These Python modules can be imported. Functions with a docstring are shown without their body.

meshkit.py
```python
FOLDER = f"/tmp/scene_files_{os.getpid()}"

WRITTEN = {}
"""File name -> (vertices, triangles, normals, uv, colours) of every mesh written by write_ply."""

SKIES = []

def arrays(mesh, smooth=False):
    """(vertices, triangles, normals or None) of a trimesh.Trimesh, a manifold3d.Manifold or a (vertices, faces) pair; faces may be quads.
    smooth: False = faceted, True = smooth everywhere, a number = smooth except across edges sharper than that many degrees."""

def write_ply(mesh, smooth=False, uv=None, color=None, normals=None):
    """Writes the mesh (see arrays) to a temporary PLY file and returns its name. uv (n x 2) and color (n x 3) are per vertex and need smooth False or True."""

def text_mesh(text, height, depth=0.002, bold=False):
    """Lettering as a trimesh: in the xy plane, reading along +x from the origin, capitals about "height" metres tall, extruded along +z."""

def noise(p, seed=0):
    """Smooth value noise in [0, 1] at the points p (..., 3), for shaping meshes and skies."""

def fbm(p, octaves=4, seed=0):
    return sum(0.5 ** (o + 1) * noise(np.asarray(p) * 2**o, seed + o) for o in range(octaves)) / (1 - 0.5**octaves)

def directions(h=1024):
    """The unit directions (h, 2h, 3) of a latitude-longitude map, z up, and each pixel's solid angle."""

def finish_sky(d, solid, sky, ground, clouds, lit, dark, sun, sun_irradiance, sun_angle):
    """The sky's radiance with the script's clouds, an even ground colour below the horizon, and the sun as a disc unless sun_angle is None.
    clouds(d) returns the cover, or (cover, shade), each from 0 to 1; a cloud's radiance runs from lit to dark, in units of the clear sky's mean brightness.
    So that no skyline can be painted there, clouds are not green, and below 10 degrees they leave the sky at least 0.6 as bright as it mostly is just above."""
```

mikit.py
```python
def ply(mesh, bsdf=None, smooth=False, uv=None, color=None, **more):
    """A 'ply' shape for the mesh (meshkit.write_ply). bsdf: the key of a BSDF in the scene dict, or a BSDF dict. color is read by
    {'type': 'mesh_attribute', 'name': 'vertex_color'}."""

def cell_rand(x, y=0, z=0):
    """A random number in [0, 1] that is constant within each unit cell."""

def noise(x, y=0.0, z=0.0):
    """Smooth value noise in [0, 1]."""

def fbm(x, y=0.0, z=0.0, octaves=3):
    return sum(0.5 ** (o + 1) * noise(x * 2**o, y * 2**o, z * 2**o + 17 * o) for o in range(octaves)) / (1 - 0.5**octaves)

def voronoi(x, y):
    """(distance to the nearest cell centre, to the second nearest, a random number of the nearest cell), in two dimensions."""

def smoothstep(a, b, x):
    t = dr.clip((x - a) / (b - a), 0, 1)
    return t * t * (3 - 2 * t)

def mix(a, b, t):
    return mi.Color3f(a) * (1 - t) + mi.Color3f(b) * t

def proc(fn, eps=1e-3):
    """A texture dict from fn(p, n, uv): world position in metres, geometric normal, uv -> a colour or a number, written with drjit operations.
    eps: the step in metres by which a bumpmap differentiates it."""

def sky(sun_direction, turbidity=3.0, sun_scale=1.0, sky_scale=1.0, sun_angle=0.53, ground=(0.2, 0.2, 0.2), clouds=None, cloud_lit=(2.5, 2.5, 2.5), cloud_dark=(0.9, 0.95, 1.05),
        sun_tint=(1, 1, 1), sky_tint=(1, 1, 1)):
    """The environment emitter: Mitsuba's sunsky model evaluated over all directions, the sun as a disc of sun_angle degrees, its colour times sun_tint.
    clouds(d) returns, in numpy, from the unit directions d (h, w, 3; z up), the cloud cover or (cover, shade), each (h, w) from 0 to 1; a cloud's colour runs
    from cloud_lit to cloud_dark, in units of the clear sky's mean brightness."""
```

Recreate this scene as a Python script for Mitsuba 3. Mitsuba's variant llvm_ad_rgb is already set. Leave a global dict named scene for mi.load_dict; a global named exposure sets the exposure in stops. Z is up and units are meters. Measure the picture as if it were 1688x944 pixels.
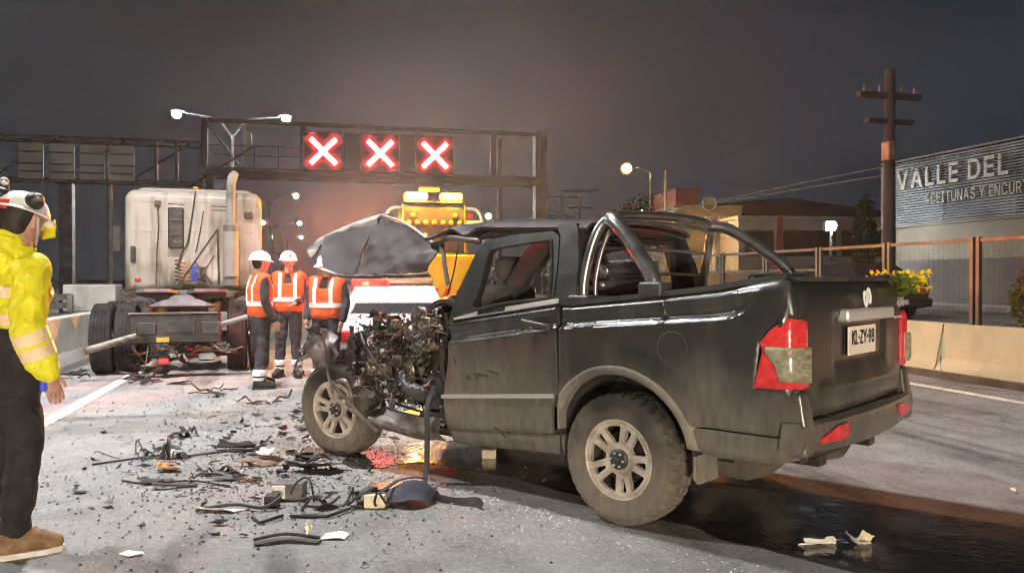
import math, random
import numpy as np
import drjit as dr
import trimesh, shapely, manifold3d
from shapely.geometry import Polygon, Point, LineString
from shapely import affinity
import mitsuba as mi
import mikit, meshkit
from mikit import noise, fbm, smoothstep, mix, cell_rand, voronoi, proc

T = mi.ScalarTransform4f
MF, CS = manifold3d.Manifold, manifold3d.CrossSection
V = lambda *a: np.array(a, float)
scene, labels, _count = {}, {}, {}

# ---------------------------------------------------------------- camera, sky, air, exposure
EYE = V(0, 0, 1.40)
HAZE = 0.0008
scene['camera'] = {
    'type': 'perspective', 'fov': 2 * math.degrees(math.atan(844 / 1350)), 'fov_axis': 'x', 'near_clip': 0.05, 'far_clip': 2000.0,
    'to_world': T().look_at(origin=EYE.tolist(), target=[0, 10, 1.40 - 10 * 12 / 1350], up=[0, 0, 1]),
    'medium': {'type': 'ref', 'id': 'night_air'}}
scene['night_air'] = {'type': 'homogeneous', 'albedo': {'type': 'rgb', 'value': [0.95, 0.95, 0.95]}, 'sigma_t': HAZE, 'scale': 1.0,
                      'phase': {'type': 'hg', 'g': 0.74}}
def night_cloud(d):
    """Low cloud over the town: uneven, lighter near the horizon where the lit mist lies."""
    shade = meshkit.fbm(d * np.array([2.2, 2.2, 4.5]) + 3.0, 5)
    shade = np.clip(0.35 + 1.1 * np.clip(d[..., 2], 0, 1) ** 0.6 + 1.3 * (shade - 0.5), 0, 1)
    return np.ones(d.shape[:2]), shade
scene['sky'] = mikit.sky([0.3, -0.5, 0.6], turbidity=3, sun_scale=0.0, sky_scale=0.27, ground=(0.08, 0.08, 0.08), clouds=night_cloud,
                         cloud_lit=(0.84, 1.15, 1.50), cloud_dark=(0.16, 0.24, 0.34))
scene['sky']['sampling_weight'] = 6.0
exposure = 1.25

# ---------------------------------------------------------------- helpers
def numbered(name):
    k = _count.get(name, 0)
    _count[name] = k + 1
    return name if k == 0 else f'{name}_{k:03d}'

def thing(name, label, cat, group=None):
    key = numbered(name)
    labels[key] = {'label': label, 'category': cat}
    if group: labels[key]['group'] = group
    return key

def xf(mesh, M=None):
    v, f, _ = meshkit.arrays(mesh)
    if M is not None:
        v = v @ M[:3, :3].T + M[:3, 3]
        if np.linalg.det(M[:3, :3]) < 0: f = f[:, ::-1]
    return trimesh.Trimesh(v, f, process=False)

def part(parent, name, mesh, bsdf, smooth=False, M=None, label=None, stuff=False, glow=None, weight=None, **kw):
    key = numbered(parent + '__' + name)
    d = mikit.ply(xf(mesh, M), bsdf, smooth=smooth, **kw)
    if glow is not None:
        d['emitter'] = {'type': 'area', 'radiance': {'type': 'rgb', 'value': [float(c) for c in glow]}}
        if weight: d['emitter']['sampling_weight'] = float(weight)
    scene[key] = d
    if label: labels.setdefault(key, {})['label'] = label
    if stuff: labels.setdefault(key, {})['kind'] = 'stuff'
    return key

def bulb(parent, name, pos, r, glow, weight=1.0):
    key = numbered(parent + '__' + name)
    scene[key] = {'type': 'sphere', 'center': [float(c) for c in pos], 'radius': float(r), 'bsdf': {'type': 'ref', 'id': 'black'},
                  'emitter': {'type': 'area', 'radiance': {'type': 'rgb', 'value': [float(c) for c in glow]}, 'sampling_weight': float(weight)}}
    return key

def solo(name, mesh, bsdf, label, cat, group=None, smooth=False, M=None, kind=None, **kw):
    key = thing(name, label, cat, group)
    if kind: labels[key]['kind'] = kind
    scene[key] = mikit.ply(xf(mesh, M), bsdf, smooth=smooth, **kw)
    return key

def struct(name, mesh, bsdf, smooth=False, M=None, label=None):
    key = numbered(name)
    scene[key] = mikit.ply(xf(mesh, M), bsdf, smooth=smooth)
    labels[key] = {'kind': 'structure'}
    if label: labels[key]['label'] = label
    return key

def cat(*ms):
    ms = [xf(m) for m in (ms[0] if len(ms) == 1 and isinstance(ms[0], (list, tuple)) else ms)]
    return trimesh.util.concatenate(ms)

def box(x0, x1, y0, y1, z0, z1, M=None):
    m = trimesh.creation.box((abs(x1 - x0), abs(y1 - y0), abs(z1 - z0)))
    m.apply_translation(((x0 + x1) / 2, (y0 + y1) / 2, (z0 + z1) / 2))
    return xf(m, M)

def rbox(x0, x1, y0, y1, z0, z1, r=0.02, n=2, M=None):
    """A box with rounded edges (the hull of eight small spheres)."""
    x0, x1, y0, y1, z0, z1 = min(x0, x1), max(x0, x1), min(y0, y1), max(y0, y1), min(z0, z1), max(z0, z1)
    r = min(r, (x1 - x0) / 2.01, (y1 - y0) / 2.01, (z1 - z0) / 2.01)
    s = trimesh.creation.icosphere(subdivisions=n, radius=1).vertices * r
    pts = np.vstack([s + V(x, y, z) for x in (x0 + r, x1 - r) for y in (y0 + r, y1 - r) for z in (z0 + r, z1 - r)])
    return xf(MF.hull_points(pts), M)

def tube(pts, r, sides=10, closed=False, M=None, flat=None):
    """A swept round (or, with flat=(w, t, normal), rectangular) section along a polyline."""
    p = np.asarray(pts, float)
    k = len(p)
    t = np.gradient(p, axis=0)
    t /= np.linalg.norm(t, axis=1, keepdims=True) + 1e-12
    a = np.cross(t[0], V(0, 0, 1) if abs(t[0][2]) < 0.9 else V(1, 0, 0)); a /= np.linalg.norm(a)
    rr = np.broadcast_to(r, (k,))
    A = []
    for i in range(k):
        a = a - t[i] * (a @ t[i]); a /= np.linalg.norm(a) + 1e-12
        A.append(a)
    A = np.array(A); B = np.cross(t, A)
    if flat is None:
        ang = np.arange(sides) * 2 * np.pi / sides
        v = p[:, None] + rr[:, None, None] * (np.cos(ang)[None, :, None] * A[:, None] + np.sin(ang)[None, :, None] * B[:, None])
    else:
        w, th, nrm = flat
        nn = np.asarray(nrm, float)[None] - t * (t @ np.asarray(nrm, float))[:, None]
        nn /= np.linalg.norm(nn, axis=1, keepdims=True) + 1e-12
        s = np.cross(t, nn)
        sides = 4
        v = np.stack([p + s * w / 2 + nn * th / 2, p - s * w / 2 + nn * th / 2, p - s * w / 2 - nn * th / 2, p + s * w / 2 - nn * th / 2], 1)
    v = v.reshape(-1, 3)
    f = []
    for i in range(k - 1):
        for j in range(sides):
            a0, b0 = i * sides + j, i * sides + (j + 1) % sides
            f += [[a0, b0, b0 + sides], [a0, b0 + sides, a0 + sides]]
    c0, c1 = len(v), len(v) + 1
    v = np.vstack([v, p[0], p[-1]])
    for j in range(sides):
        f.append([c0, (j + 1) % sides, j])
        f.append([c1, (k - 1) * sides + j, (k - 1) * sides + (j + 1) % sides])
    m = trimesh.Trimesh(v, np.array(f), process=False)
    return xf(m, M)

def cyl(p0, p1, r, r1=None, sides=16, M=None):
    return tube([p0, p1], [r, r if r1 is None else r1], sides, M=M)

def curve(ctrl, n=16):
    """A Catmull-Rom curve through the control points."""
    c = np.asarray(ctrl, float)
    c = np.vstack([2 * c[0] - c[1], c, 2 * c[-1] - c[-2]])
    out = []
    for i in range(1, len(c) - 2):
        t = np.linspace(0, 1, n, endpoint=False)[:, None]
        a, b, d, e = c[i - 1], c[i], c[i + 1], c[i + 2]
        out.append(0.5 * (2 * b + (d - a) * t + (2 * a - 5 * b + 4 * d - e) * t**2 + (3 * b - a - 3 * d + e) * t**3))
    return np.vstack(out + [c[-2][None]])

def lathe(prof, n=48, M=None, mod=None):
    """Profile rows (r, h) turned about the local y axis; mod(angle, row) may add to the radius."""
    prof = np.asarray(prof, float)
    ang = np.arange(n) * 2 * np.pi / n
    R = np.repeat(prof[:, 0][:, None], n, 1)
    if mod is not None: R = R + mod(ang, np.arange(len(prof)))
    v = np.stack([R * np.cos(ang), np.repeat(prof[:, 1][:, None], n, 1), R * np.sin(ang)], -1).reshape(-1, 3)
    f = []
    for i in range(len(prof) - 1):
        for j in range(n):
            a, b = i * n + j, i * n + (j + 1) % n
            f += [[a, b, b + n], [a, b + n, a + n]]
    return xf(trimesh.Trimesh(v, np.array(f), process=False), M)

def disc(c, r, nrm, th=0.01, sides=20):
    nrm = np.asarray(nrm, float); nrm /= np.linalg.norm(nrm)
    return cyl(np.asarray(c) - nrm * th / 2, np.asarray(c) + nrm * th / 2, r, sides=sides)

def frame(origin, fwd):
    """4x4 of a local frame (x right, y forward, z up) standing at origin, facing fwd (horizontal)."""
    f = V(fwd[0], fwd[1], 0); f /= np.linalg.norm(f)
    M = np.eye(4); M[:3, 0] = V(f[1], -f[0], 0); M[:3, 1] = f; M[:3, 2] = V(0, 0, 1); M[:3, 3] = origin
    return M

def poly(pts): return Polygon(np.asarray(pts, float)).buffer(0)

def extrude(pg, h, res=None, bevel=0.0):
    """A shapely polygon in (a, b) extruded along c as a Manifold, refined to res."""
    gs = getattr(pg, 'geoms', [pg])
    loops = []
    for g in gs:
        loops.append(np.asarray(g.exterior.coords)[:-1])
        loops += [np.asarray(i.coords)[:-1] for i in g.interiors]
    m = CS(loops, manifold3d.FillRule.EvenOdd).extrude(h)
    return m.refine_to_length(res) if res else m

def panel(pg, fn, th, res=0.05, hem=0.012):
    """A sheet over the polygon (a, b), its outer face at c = fn(a, b), th thick, its rim rounded back by hem."""
    m = extrude(pg, 1.0, None)
    m = m.scale((1, 1, th)).refine_to_length(res) if res else m.scale((1, 1, th))
    mesh = m.to_mesh()
    v, f = np.array(mesh.vert_properties[:, :3], float), np.array(mesh.tri_verts)
    d = shapely.distance(shapely.points(v[:, :2]), pg.boundary)
    back = hem * np.clip(1 - d / max(2.0 * hem, 1e-6), 0, 1) ** 2 if hem else 0
    v[:, 2] = fn(v[:, 0], v[:, 1]) - th + v[:, 2] - np.where(v[:, 2] > th * 0.5, back, 0)
    return trimesh.Trimesh(v, f, process=False)

RN, RU = V(0.9699, 0.2435, 0), V(-0.2435, 0.9699, 0)          # across and along the motorway
def RD(n, u, z=0.0): return RN * n + RU * u + V(0, 0, z)
ROAD = np.eye(4); ROAD[:3, 0] = RN; ROAD[:3, 1] = RU
rng = np.random.default_rng(7)

# ---------------------------------------------------------------- materials
def rgb(*c): return {'type': 'rgb', 'value': list(c if len(c) == 3 else c * 3)}
def weave(k, amp=1.0):
    """Creases and the nap of cloth, as a height."""
    return lambda p, n, uv: 0.75 * dr.abs(fbm(p.x * k, p.y * k, p.z * k * 1.4, 3) - 0.5) * 2 + 0.25 * noise(p.x * k * 9, p.y * k * 9, p.z * k * 9)
def mat(key, col, rough=0.6, metal=0.0, spec=0.5, coat=0.0, sheen=0.0, bump=None, bscale=None):
    d = {'type': 'principled', 'base_color': proc(col) if callable(col) else rgb(*col), 'roughness': proc(rough) if callable(rough) else float(rough),
         'metallic': float(metal), 'specular': float(spec)}
    if coat: d.update(clearcoat=float(coat), clearcoat_gloss=0.9)
    if sheen: d.update(sheen=float(sheen))
    if bump is not None: d = {'type': 'bumpmap', 'tex': proc(bump, eps=2e-3), 'scale': float(bscale or 1.0), 'bsdf': d}
    scene[key] = {'type': 'twosided', 'bsdf': d}
    return key

def c3(c): return mi.Color3f(*[float(x) for x in c])
def dusty(base, dust, z0, z1, freq=2.2, amount=0.85):
    """Paint under a film of road dirt that is thickest low down and lies in streaks and blotches."""
    def fn(p, n, uv):
        d = 1 - smoothstep(z0, z1, p.z + 0.5 * (fbm(p.x * freq, p.y * freq, p.z * freq, 4) - 0.5))
        d = dr.clip(d * amount + 0.35 * (fbm(p.x * 9, p.y * 9, p.z * 3, 3) - 0.45), 0.02, 0.95)
        d = d * (0.75 + 0.5 * noise(p.x * 45, p.y * 45, p.z * 12))
        return mix(c3(base), c3(dust), dr.clip(d, 0, 1))
    return fn
def mottled(a, b, freq, octaves=4, lo=0.3, hi=0.7, stretch=(1, 1, 1)):
    def fn(p, n, uv):
        t = fbm(p.x * freq * stretch[0], p.y * freq * stretch[1], p.z * freq * stretch[2], octaves)
        return mix(c3(a), c3(b), smoothstep(lo, hi, t))
    return fn

def road_nu(p): return p.x * 0.9699 + p.y * 0.2435, p.x * -0.2435 + p.y * 0.9699
def asphalt(p, n, uv):
    a, u = road_nu(p)
    big = fbm(a * 0.55, u * 0.22, 3.0, 4)
    mid = fbm(p.x * 4.1, p.y * 4.1, 1.0, 4)
    fine = noise(p.x * 110, p.y * 110, 0.0) * 0.55 + noise(p.x * 47, p.y * 47, 5.0) * 0.45
    v = 0.185 + 0.06 * (big - 0.5) + 0.10 * (mid - 0.5) + 0.12 * (fine - 0.5)
    streak = smoothstep(0.52, 0.72, fbm(a * 3.2, u * 0.16, 9.0, 3))
    tar = smoothstep(0.60, 0.68, fbm(p.x * 0.9 + 3.0, p.y * 0.9, 12.0, 4))
    v = v * (1 - 0.22 * streak) * (1 - 0.22 * tar)
    grit = smoothstep(0.80, 0.92, noise(p.x * 150, p.y * 150, 2.0)) * smoothstep(0.42, 0.62, fbm(p.x * 1.1, p.y * 1.1, 7.0, 3))
    v = dr.clip(v + 0.16 * grit, 0.03, 0.6)
    tint = mix(mi.Color3f(1.03, 0.975, 0.88), mi.Color3f(1.0, 0.98, 0.94), smoothstep(0.35, 0.65, big))
    smear = smoothstep(0.56, 0.70, fbm(a * 1.5 + 4.0, u * 0.35 + 0.35 * a, 21.0, 4)) * smoothstep(0.35, 0.6, noise(a * 9, u * 1.2, 3.0))
    v = v * (1 - 0.38 * smear)
    crack, second, _ = voronoi(a * 0.42 + 0.6 * mid, u * 0.30 + 0.6 * big)
    line = 1 - smoothstep(0.0, 0.012, second - crack)
    return tint * v * (1 - 0.5 * line)
def asphalt_bump(p, n, uv): return noise(p.x * 95, p.y * 95, 0.0) * 0.5 + noise(p.x * 38, p.y * 38, 4.0)
mat('asphalt', asphalt, 0.8, spec=0.25, bump=asphalt_bump, bscale=0.0035)
def worn_paint(p, n, uv):
    w = smoothstep(0.38, 0.62, fbm(p.x * 5, p.y * 5, 3.0, 4) * 0.6 + noise(p.x * 60, p.y * 60) * 0.4)
    return mix(mi.Color3f(0.66, 0.63, 0.57), mi.Color3f(0.30, 0.28, 0.26), w * 0.75)
mat('road_paint', worn_paint, 0.6)
def concrete(base, dark):
    def fn(p, n, uv):
        a, u = road_nu(p)
        m = fbm(p.x * 1.4, p.y * 1.4, p.z * 1.4, 4)
        drip = smoothstep(0.5, 0.75, fbm(u * 5, a * 5, p.z * 0.6, 3))
        low = 1 - smoothstep(0.02, 0.25, p.z + 0.2 * (noise(u * 3, p.z * 4) - 0.5))
        t = dr.clip(0.55 * smoothstep(0.35, 0.7, m) + 0.30 * drip + 0.5 * low, 0, 1)
        return mix(c3(base), c3(dark), t) * (0.9 + 0.2 * noise(p.x * 60, p.y * 60, p.z * 60))
    return fn
mat('cream_concrete', concrete((0.42, 0.385, 0.26), (0.27, 0.245, 0.165)), 0.8)
mat('grey_concrete', concrete((0.40, 0.38, 0.34), (0.20, 0.19, 0.17)), 0.85)
mat('wall_grey', mottled((0.20, 0.185, 0.16), (0.13, 0.12, 0.105), 0.6), 0.85)
mat('wall_beige', mottled((0.34, 0.29, 0.20), (0.24, 0.20, 0.14), 0.7), 0.85)
mat('wall_white', mottled((0.62, 0.62, 0.60), (0.46, 0.45, 0.43), 0.6), 0.8)
mat('brick_red', mottled((0.50, 0.14, 0.10), (0.36, 0.10, 0.08), 1.5), 0.8)
mat('roof_dark', mottled((0.06, 0.06, 0.065), (0.03, 0.03, 0.03), 0.8), 0.7)
mat('soil', mottled((0.10, 0.085, 0.065), (0.05, 0.05, 0.035), 0.8), 0.95)
mat('slat_metal', mottled((0.32, 0.33, 0.33), (0.17, 0.18, 0.18), 0.9), 0.5, spec=0.4)
mat('letter', (0.33, 0.325, 0.28), 0.6)
mat('galvanised', mottled((0.22, 0.215, 0.21), (0.13, 0.127, 0.125), 3.0), 0.45, metal=0.5)
mat('fence_steel', mottled((0.075, 0.085, 0.085), (0.045, 0.05, 0.05), 3.0), 0.5, metal=0.3)
mat('dark_steel', mottled((0.075, 0.072, 0.07), (0.035, 0.033, 0.032), 5.0), 0.5, metal=0.3)
mat('gantry_steel', mottled((0.045, 0.045, 0.048), (0.028, 0.028, 0.03), 1.0), 0.55, metal=0.2)
mat('sign_grey', mottled((0.34, 0.31, 0.27), (0.24, 0.22, 0.20), 1.2), 0.6)
mat('sign_black', (0.03, 0.028, 0.028), 0.5)
mat('timber', mottled((0.020, 0.018, 0.016), (0.012, 0.011, 0.010), 4.0, stretch=(1, 1, 0.2)), 0.85)
mat('black', (0.015, 0.015, 0.015), 0.5)
mat('window_dark', (0.03, 0.035, 0.04), 0.12, spec=0.6)
scene['pane'] = {'type': 'thindielectric', 'int_ior': 1.5}
# ---------------------------------------------------------------- the setting
def sheet(n0, n1, u0, u1, z, dn=None, du=None):
    return box(n0, n1, u0, u1, z - 0.02, z, ROAD)
g = trimesh.creation.box((1600, 1600, 0.2)); g.apply_translation((0, 400, -0.16))
struct('ground', g, 'soil')
struct('motorway', box(-3.62, 8.9, -60, 260, -0.05, 0.0, ROAD), 'asphalt')
struct('opposite_carriageway', box(-16.0, -4.30, -60, 260, -0.05, 0.0, ROAD), 'asphalt')
struct('service_road', box(9.36, 18.2, -30, 220, 0.30, 0.50, ROAD), 'asphalt')
struct('service_pavement', box(18.2, 20.2, -30, 220, 0.30, 0.62, ROAD), 'grey_concrete')
struct('edge_line', box(-2.55, -2.40, -30, 200, -0.002, 0.004, ROAD), 'road_paint')
struct('edge_line', box(7.80, 7.95, -30, 200, -0.002, 0.004, ROAD), 'road_paint')
for n in (0.98, 4.42):
    for k in range(12):
        u = 20 + 12 * k
        struct('lane_mark', box(n, n + 0.12, u, u + 4, -0.002, 0.004, ROAD), 'road_paint')

def jersey(n_face, side, u0, u1, h, top=0.2, foot=0.42):
    """A concrete safety barrier, its road face at n_face, rising away from the road (side +1 to the right)."""
    prof = np.array([(0, 0), (0, 0.09), (0.12, 0.26), (0.17, h - 0.015), (0.185, h), (0.17 + top, h), (0.19 + top, 0)])
    v, k = [], len(prof)
    us = np.linspace(u0, u1, 2)
    for u in us:
        for a, z in prof: v.append(RD(n_face + side * a, u, z))
    f = []
    for j in range(k):
        a, b = j, (j + 1) % k
        q = [[a, b, b + k], [a, b + k, a + k]]
        f += q
    for j in range(1, k - 1): f += [[0, j + 1, j], [k, k + j, k + j + 1]]
    m = trimesh.Trimesh(np.array(v), np.array(f), process=False)
    m.fix_normals()
    return m
w = thing('concrete_barrier', 'cream painted concrete safety barrier along the right road edge, under the fence', 'barrier')
us = [-6.0, 10.02, 26, 42, 58, 90]
for a, b in zip(us[:-1], us[1:]):
    part(w, 'section', jersey(8.82, 1, a + 0.012, b - 0.012, 0.76), 'cream_concrete')
part(w, 'kerb', box(8.66, 8.83, -6, 90, 0, 0.085, ROAD), 'dark_steel')
part(w, 'joint_crack', tube(curve([RD(8.985, 10.02, 0.74), RD(8.965, 10.03, 0.45), RD(8.925, 10.0, 0.25), RD(8.812, 9.86, 0.07)], 8), 0.007, 5), 'black')
w = thing('concrete_barrier', 'grey concrete median barrier at the left beside the lorry, rail behind it', 'barrier')
for a in np.arange(-12, 90, 6.0):
    part(w, 'section', jersey(-3.54, -1, a + 0.012, a + 5.988, 0.80), 'grey_concrete')
# guard rail on the far side of the median
w = thing('guard_rail', 'long steel guard rail on the median behind the grey barrier', 'guard rail')
for z in (0.93, 1.08): part(w, 'rail', box(-4.28, -4.22, -12, 80, z - 0.055, z + 0.055, ROAD), 'galvanised')
for k in range(40): part(w, 'post', box(-4.22, -4.14, -10 + 2.2 * k, -9.9 + 2.2 * k, 0, 1.12, ROAD), 'galvanised')
b = solo('concrete_block', rbox(-0.45, 0.45, -0.3, 0.3, 0, 0.50, 0.02, M=frame(RD(-3.92, 17.0, 0.80), RU)), 'grey_concrete',
         'pale concrete block lying on the median barrier left of the white lorry cab', 'block')

# fence on the right barrier
fz0, fz1 = 0.76, 1.97
w = thing('mesh_fence', 'dark metal post and rail fence on top of the cream barrier', 'fence')
posts = []
u = 2.33
while u < 60:
    posts.append(u); u += 1.80
for i, u in enumerate(posts):
    for s in (-0.055, 0.055):
        part(w, 'post', box(9.05, 9.11, u + s - 0.028, u + s + 0.028, fz0 - 0.01, fz1 + 0.02, ROAD), 'fence_steel')
for a, b in zip(posts[:-1], posts[1:]):
    part(w, 'rail', box(9.06, 9.10, a + 0.09, b - 0.09, fz1 - 0.05, fz1, ROAD), 'dark_steel')
    if a > 12.5: part(w, 'rail', box(9.06, 9.10, a + 0.09, b - 0.09, fz1 - 0.42, fz1 - 0.38, ROAD), 'dark_steel')
    wires = []
    for z in np.arange(fz0 + 0.06, fz1 - 0.06, 0.10):
        wires.append(box(9.078, 9.081, a + 0.08, b - 0.08, z - 0.0006, z + 0.0006, ROAD))
    for q in np.arange(a + 0.1, b - 0.08, 0.10):
        wires.append(box(9.081, 9.084, q - 0.0006, q + 0.0006, fz0, fz1 - 0.05, ROAD))
    part(w, 'mesh_panel', cat(wires), 'dark_steel', stuff=True)

# perimeter wall and buildings on the right
w = solo('boundary_wall', box(20.2, 20.45, 4, 24.6, 0.45, 2.05, ROAD), 'wall_grey', 'long grey boundary wall across the service road, under the slatted facade', 'wall')
solo('boundary_wall', box(20.2, 20.45, 25.4, 48, 0.45, 1.72, ROAD), 'wall_grey', 'low dark wall across the service road left of the utility pole', 'wall')

fac = thing('warehouse', 'warehouse with slatted metal facade carrying large raised letters', 'building')
part(fac, 'wall', box(21.6, 40, 2, 26.6, 0.4, 5.45, ROAD), 'wall_beige')
N0 = 21.35
part(fac, 'backing', box(N0 + 0.18, N0 + 0.22, 2, 26.9, 3.3, 5.7, ROAD), 'roof_dark')
for i in range(25):
    z = 3.42 + i * 0.093
    m = box(-0.010, 0.010, 2, 27.0, -0.027, 0.027)
    a = math.radians(28)
    R = np.eye(4); R[0, 0] = math.cos(a); R[0, 2] = math.sin(a); R[2, 0] = -math.sin(a); R[2, 2] = math.cos(a); R[:3, 3] = (N0, 0, z)
    part(fac, 'slat', m, 'slat_metal', M=ROAD @ R)
for u in np.arange(3, 27.1, 3.0): part(fac, 'slat_post', box(N0 + 0.07, N0 + 0.17, u - 0.06, u + 0.06, 0.45, 5.7, ROAD), 'dark_steel')
def letters(parent, text, h, u_left, z, n, wid=None, bsdf='letter', bold=True):
    """Raised letters on a face that looks at the motorway; reading starts at the far end u_left."""
    M = np.eye(4); M[:3, 0] = -RU; M[:3, 1] = V(0, 0, 1); M[:3, 2] = -RN; M[:3, 3] = RD(n, u_left, z)
    x = 0.0
    for ch in text:
        if ch == ' ': x += 0.45 * h * (wid or 1); continue
        m = meshkit.text_mesh(ch, h, 0.05, bold=bold)
        wdt = m.bounds[1][0] - m.bounds[0][0]
        m.apply_translation((-m.bounds[0][0], 0, 0))
        if wid: m.vertices[:, 0] *= wid
        m.apply_translation((x, 0, 0))
        part(parent, 'letter', m, bsdf, M=M)
        x += (wdt + 0.24 * h) * (wid or 1)
letters(fac, 'VALLE DEL', 0.64, 26.0, 4.70, N0 - 0.06, 0.95)
letters(fac, 'ACEITUNAS Y ENCURTIDOS', 0.36, 24.6, 4.05, N0 - 0.06, 0.72, bold=False)
part(fac, 'gutter', box(N0 - 0.02, N0 + 0.3, 2, 27, 5.74, 5.80, ROAD), 'dark_steel')
part(fac, 'ledge', box(N0 - 0.15, N0 + 0.3, 2, 27, 3.30, 3.36, ROAD), 'wall_beige')
part(fac, 'low_wall', box(N0 + 0.02, N0 + 0.25, 2, 25.5, 0.45, 3.30, ROAD), 'wall_beige')

# lit white building with dark windows, in the gap
wb = thing('white_building', 'low white building with dark windows lit by a bright floodlight', 'building')
Mb = frame(V(13.2, 46, 0.4), (-0.12, 1))
part(wb, 'wall', box(-0.5, 9.5, 0, 8, 0, 4.35, Mb), 'wall_white')
part(wb, 'cornice', box(-0.6, 9.6, -0.12, 8, 4.36, 4.55, Mb), 'wall_white')
for x0, x1 in ((-0.1, 1.5), (2.2, 5.2), (5.7, 8.9)):
    fr = part(wb, 'window', box(x0 - 0.06, x1 + 0.06, -0.05, 0.0, 2.3, 3.75, Mb), 'brick_red' if x0 < 0 else 'dark_steel')
    part(fr, 'pane', box(x0, x1, -0.07, -0.052, 2.36, 3.69, Mb), 'window_dark')
    for k in range(1, 3): part(fr, 'bar', box(x0 + (x1 - x0) * k / 3 - 0.03, x0 + (x1 - x0) * k / 3 + 0.03, -0.09, -0.072, 2.36, 3.69, Mb), 'dark_steel')
part(wb, 'pier', box(1.75, 2.0, -0.2, 0.0, 0, 4.6, Mb), 'brick_red')
part(wb, 'door', box(8.95, 9.35, -0.05, 0, 0, 2.2, Mb), 'dark_steel')

# beige building with raised letters and a round emblem
bb = thing('beige_building', 'beige flat fronted building with raised letters and a round emblem on its parapet', 'building')
Mc = frame(V(10.0, 50.5, 0.3), (-0.10, 1))
part(bb, 'wall', box(0, 4.3, 0, 7, 0, 5.55, Mc), 'wall_beige')
ring = lathe([(0.40, -0.04), (0.46, -0.04), (0.46, 0.04), (0.40, 0.04), (0.40, -0.04)], 36)
part(bb, 'emblem', ring, 'reflector', M=Mc @ np.array([[1, 0, 0, 2.2], [0, 1, 0, -0.08], [0, 0, 1, 5.75], [0, 0, 0, 1.0]]))
part(bb, 'emblem_disc', disc((2.2, -0.05, 5.75), 0.39, (0, 1, 0), 0.05, 28), 'wall_grey', M=Mc)
Ml = Mc @ np.array([[1, 0, 0, 0.75], [0, 0, -1, -0.005], [0, 1, 0, 4.55], [0, 0, 0, 1.0]])
x = 0
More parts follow.
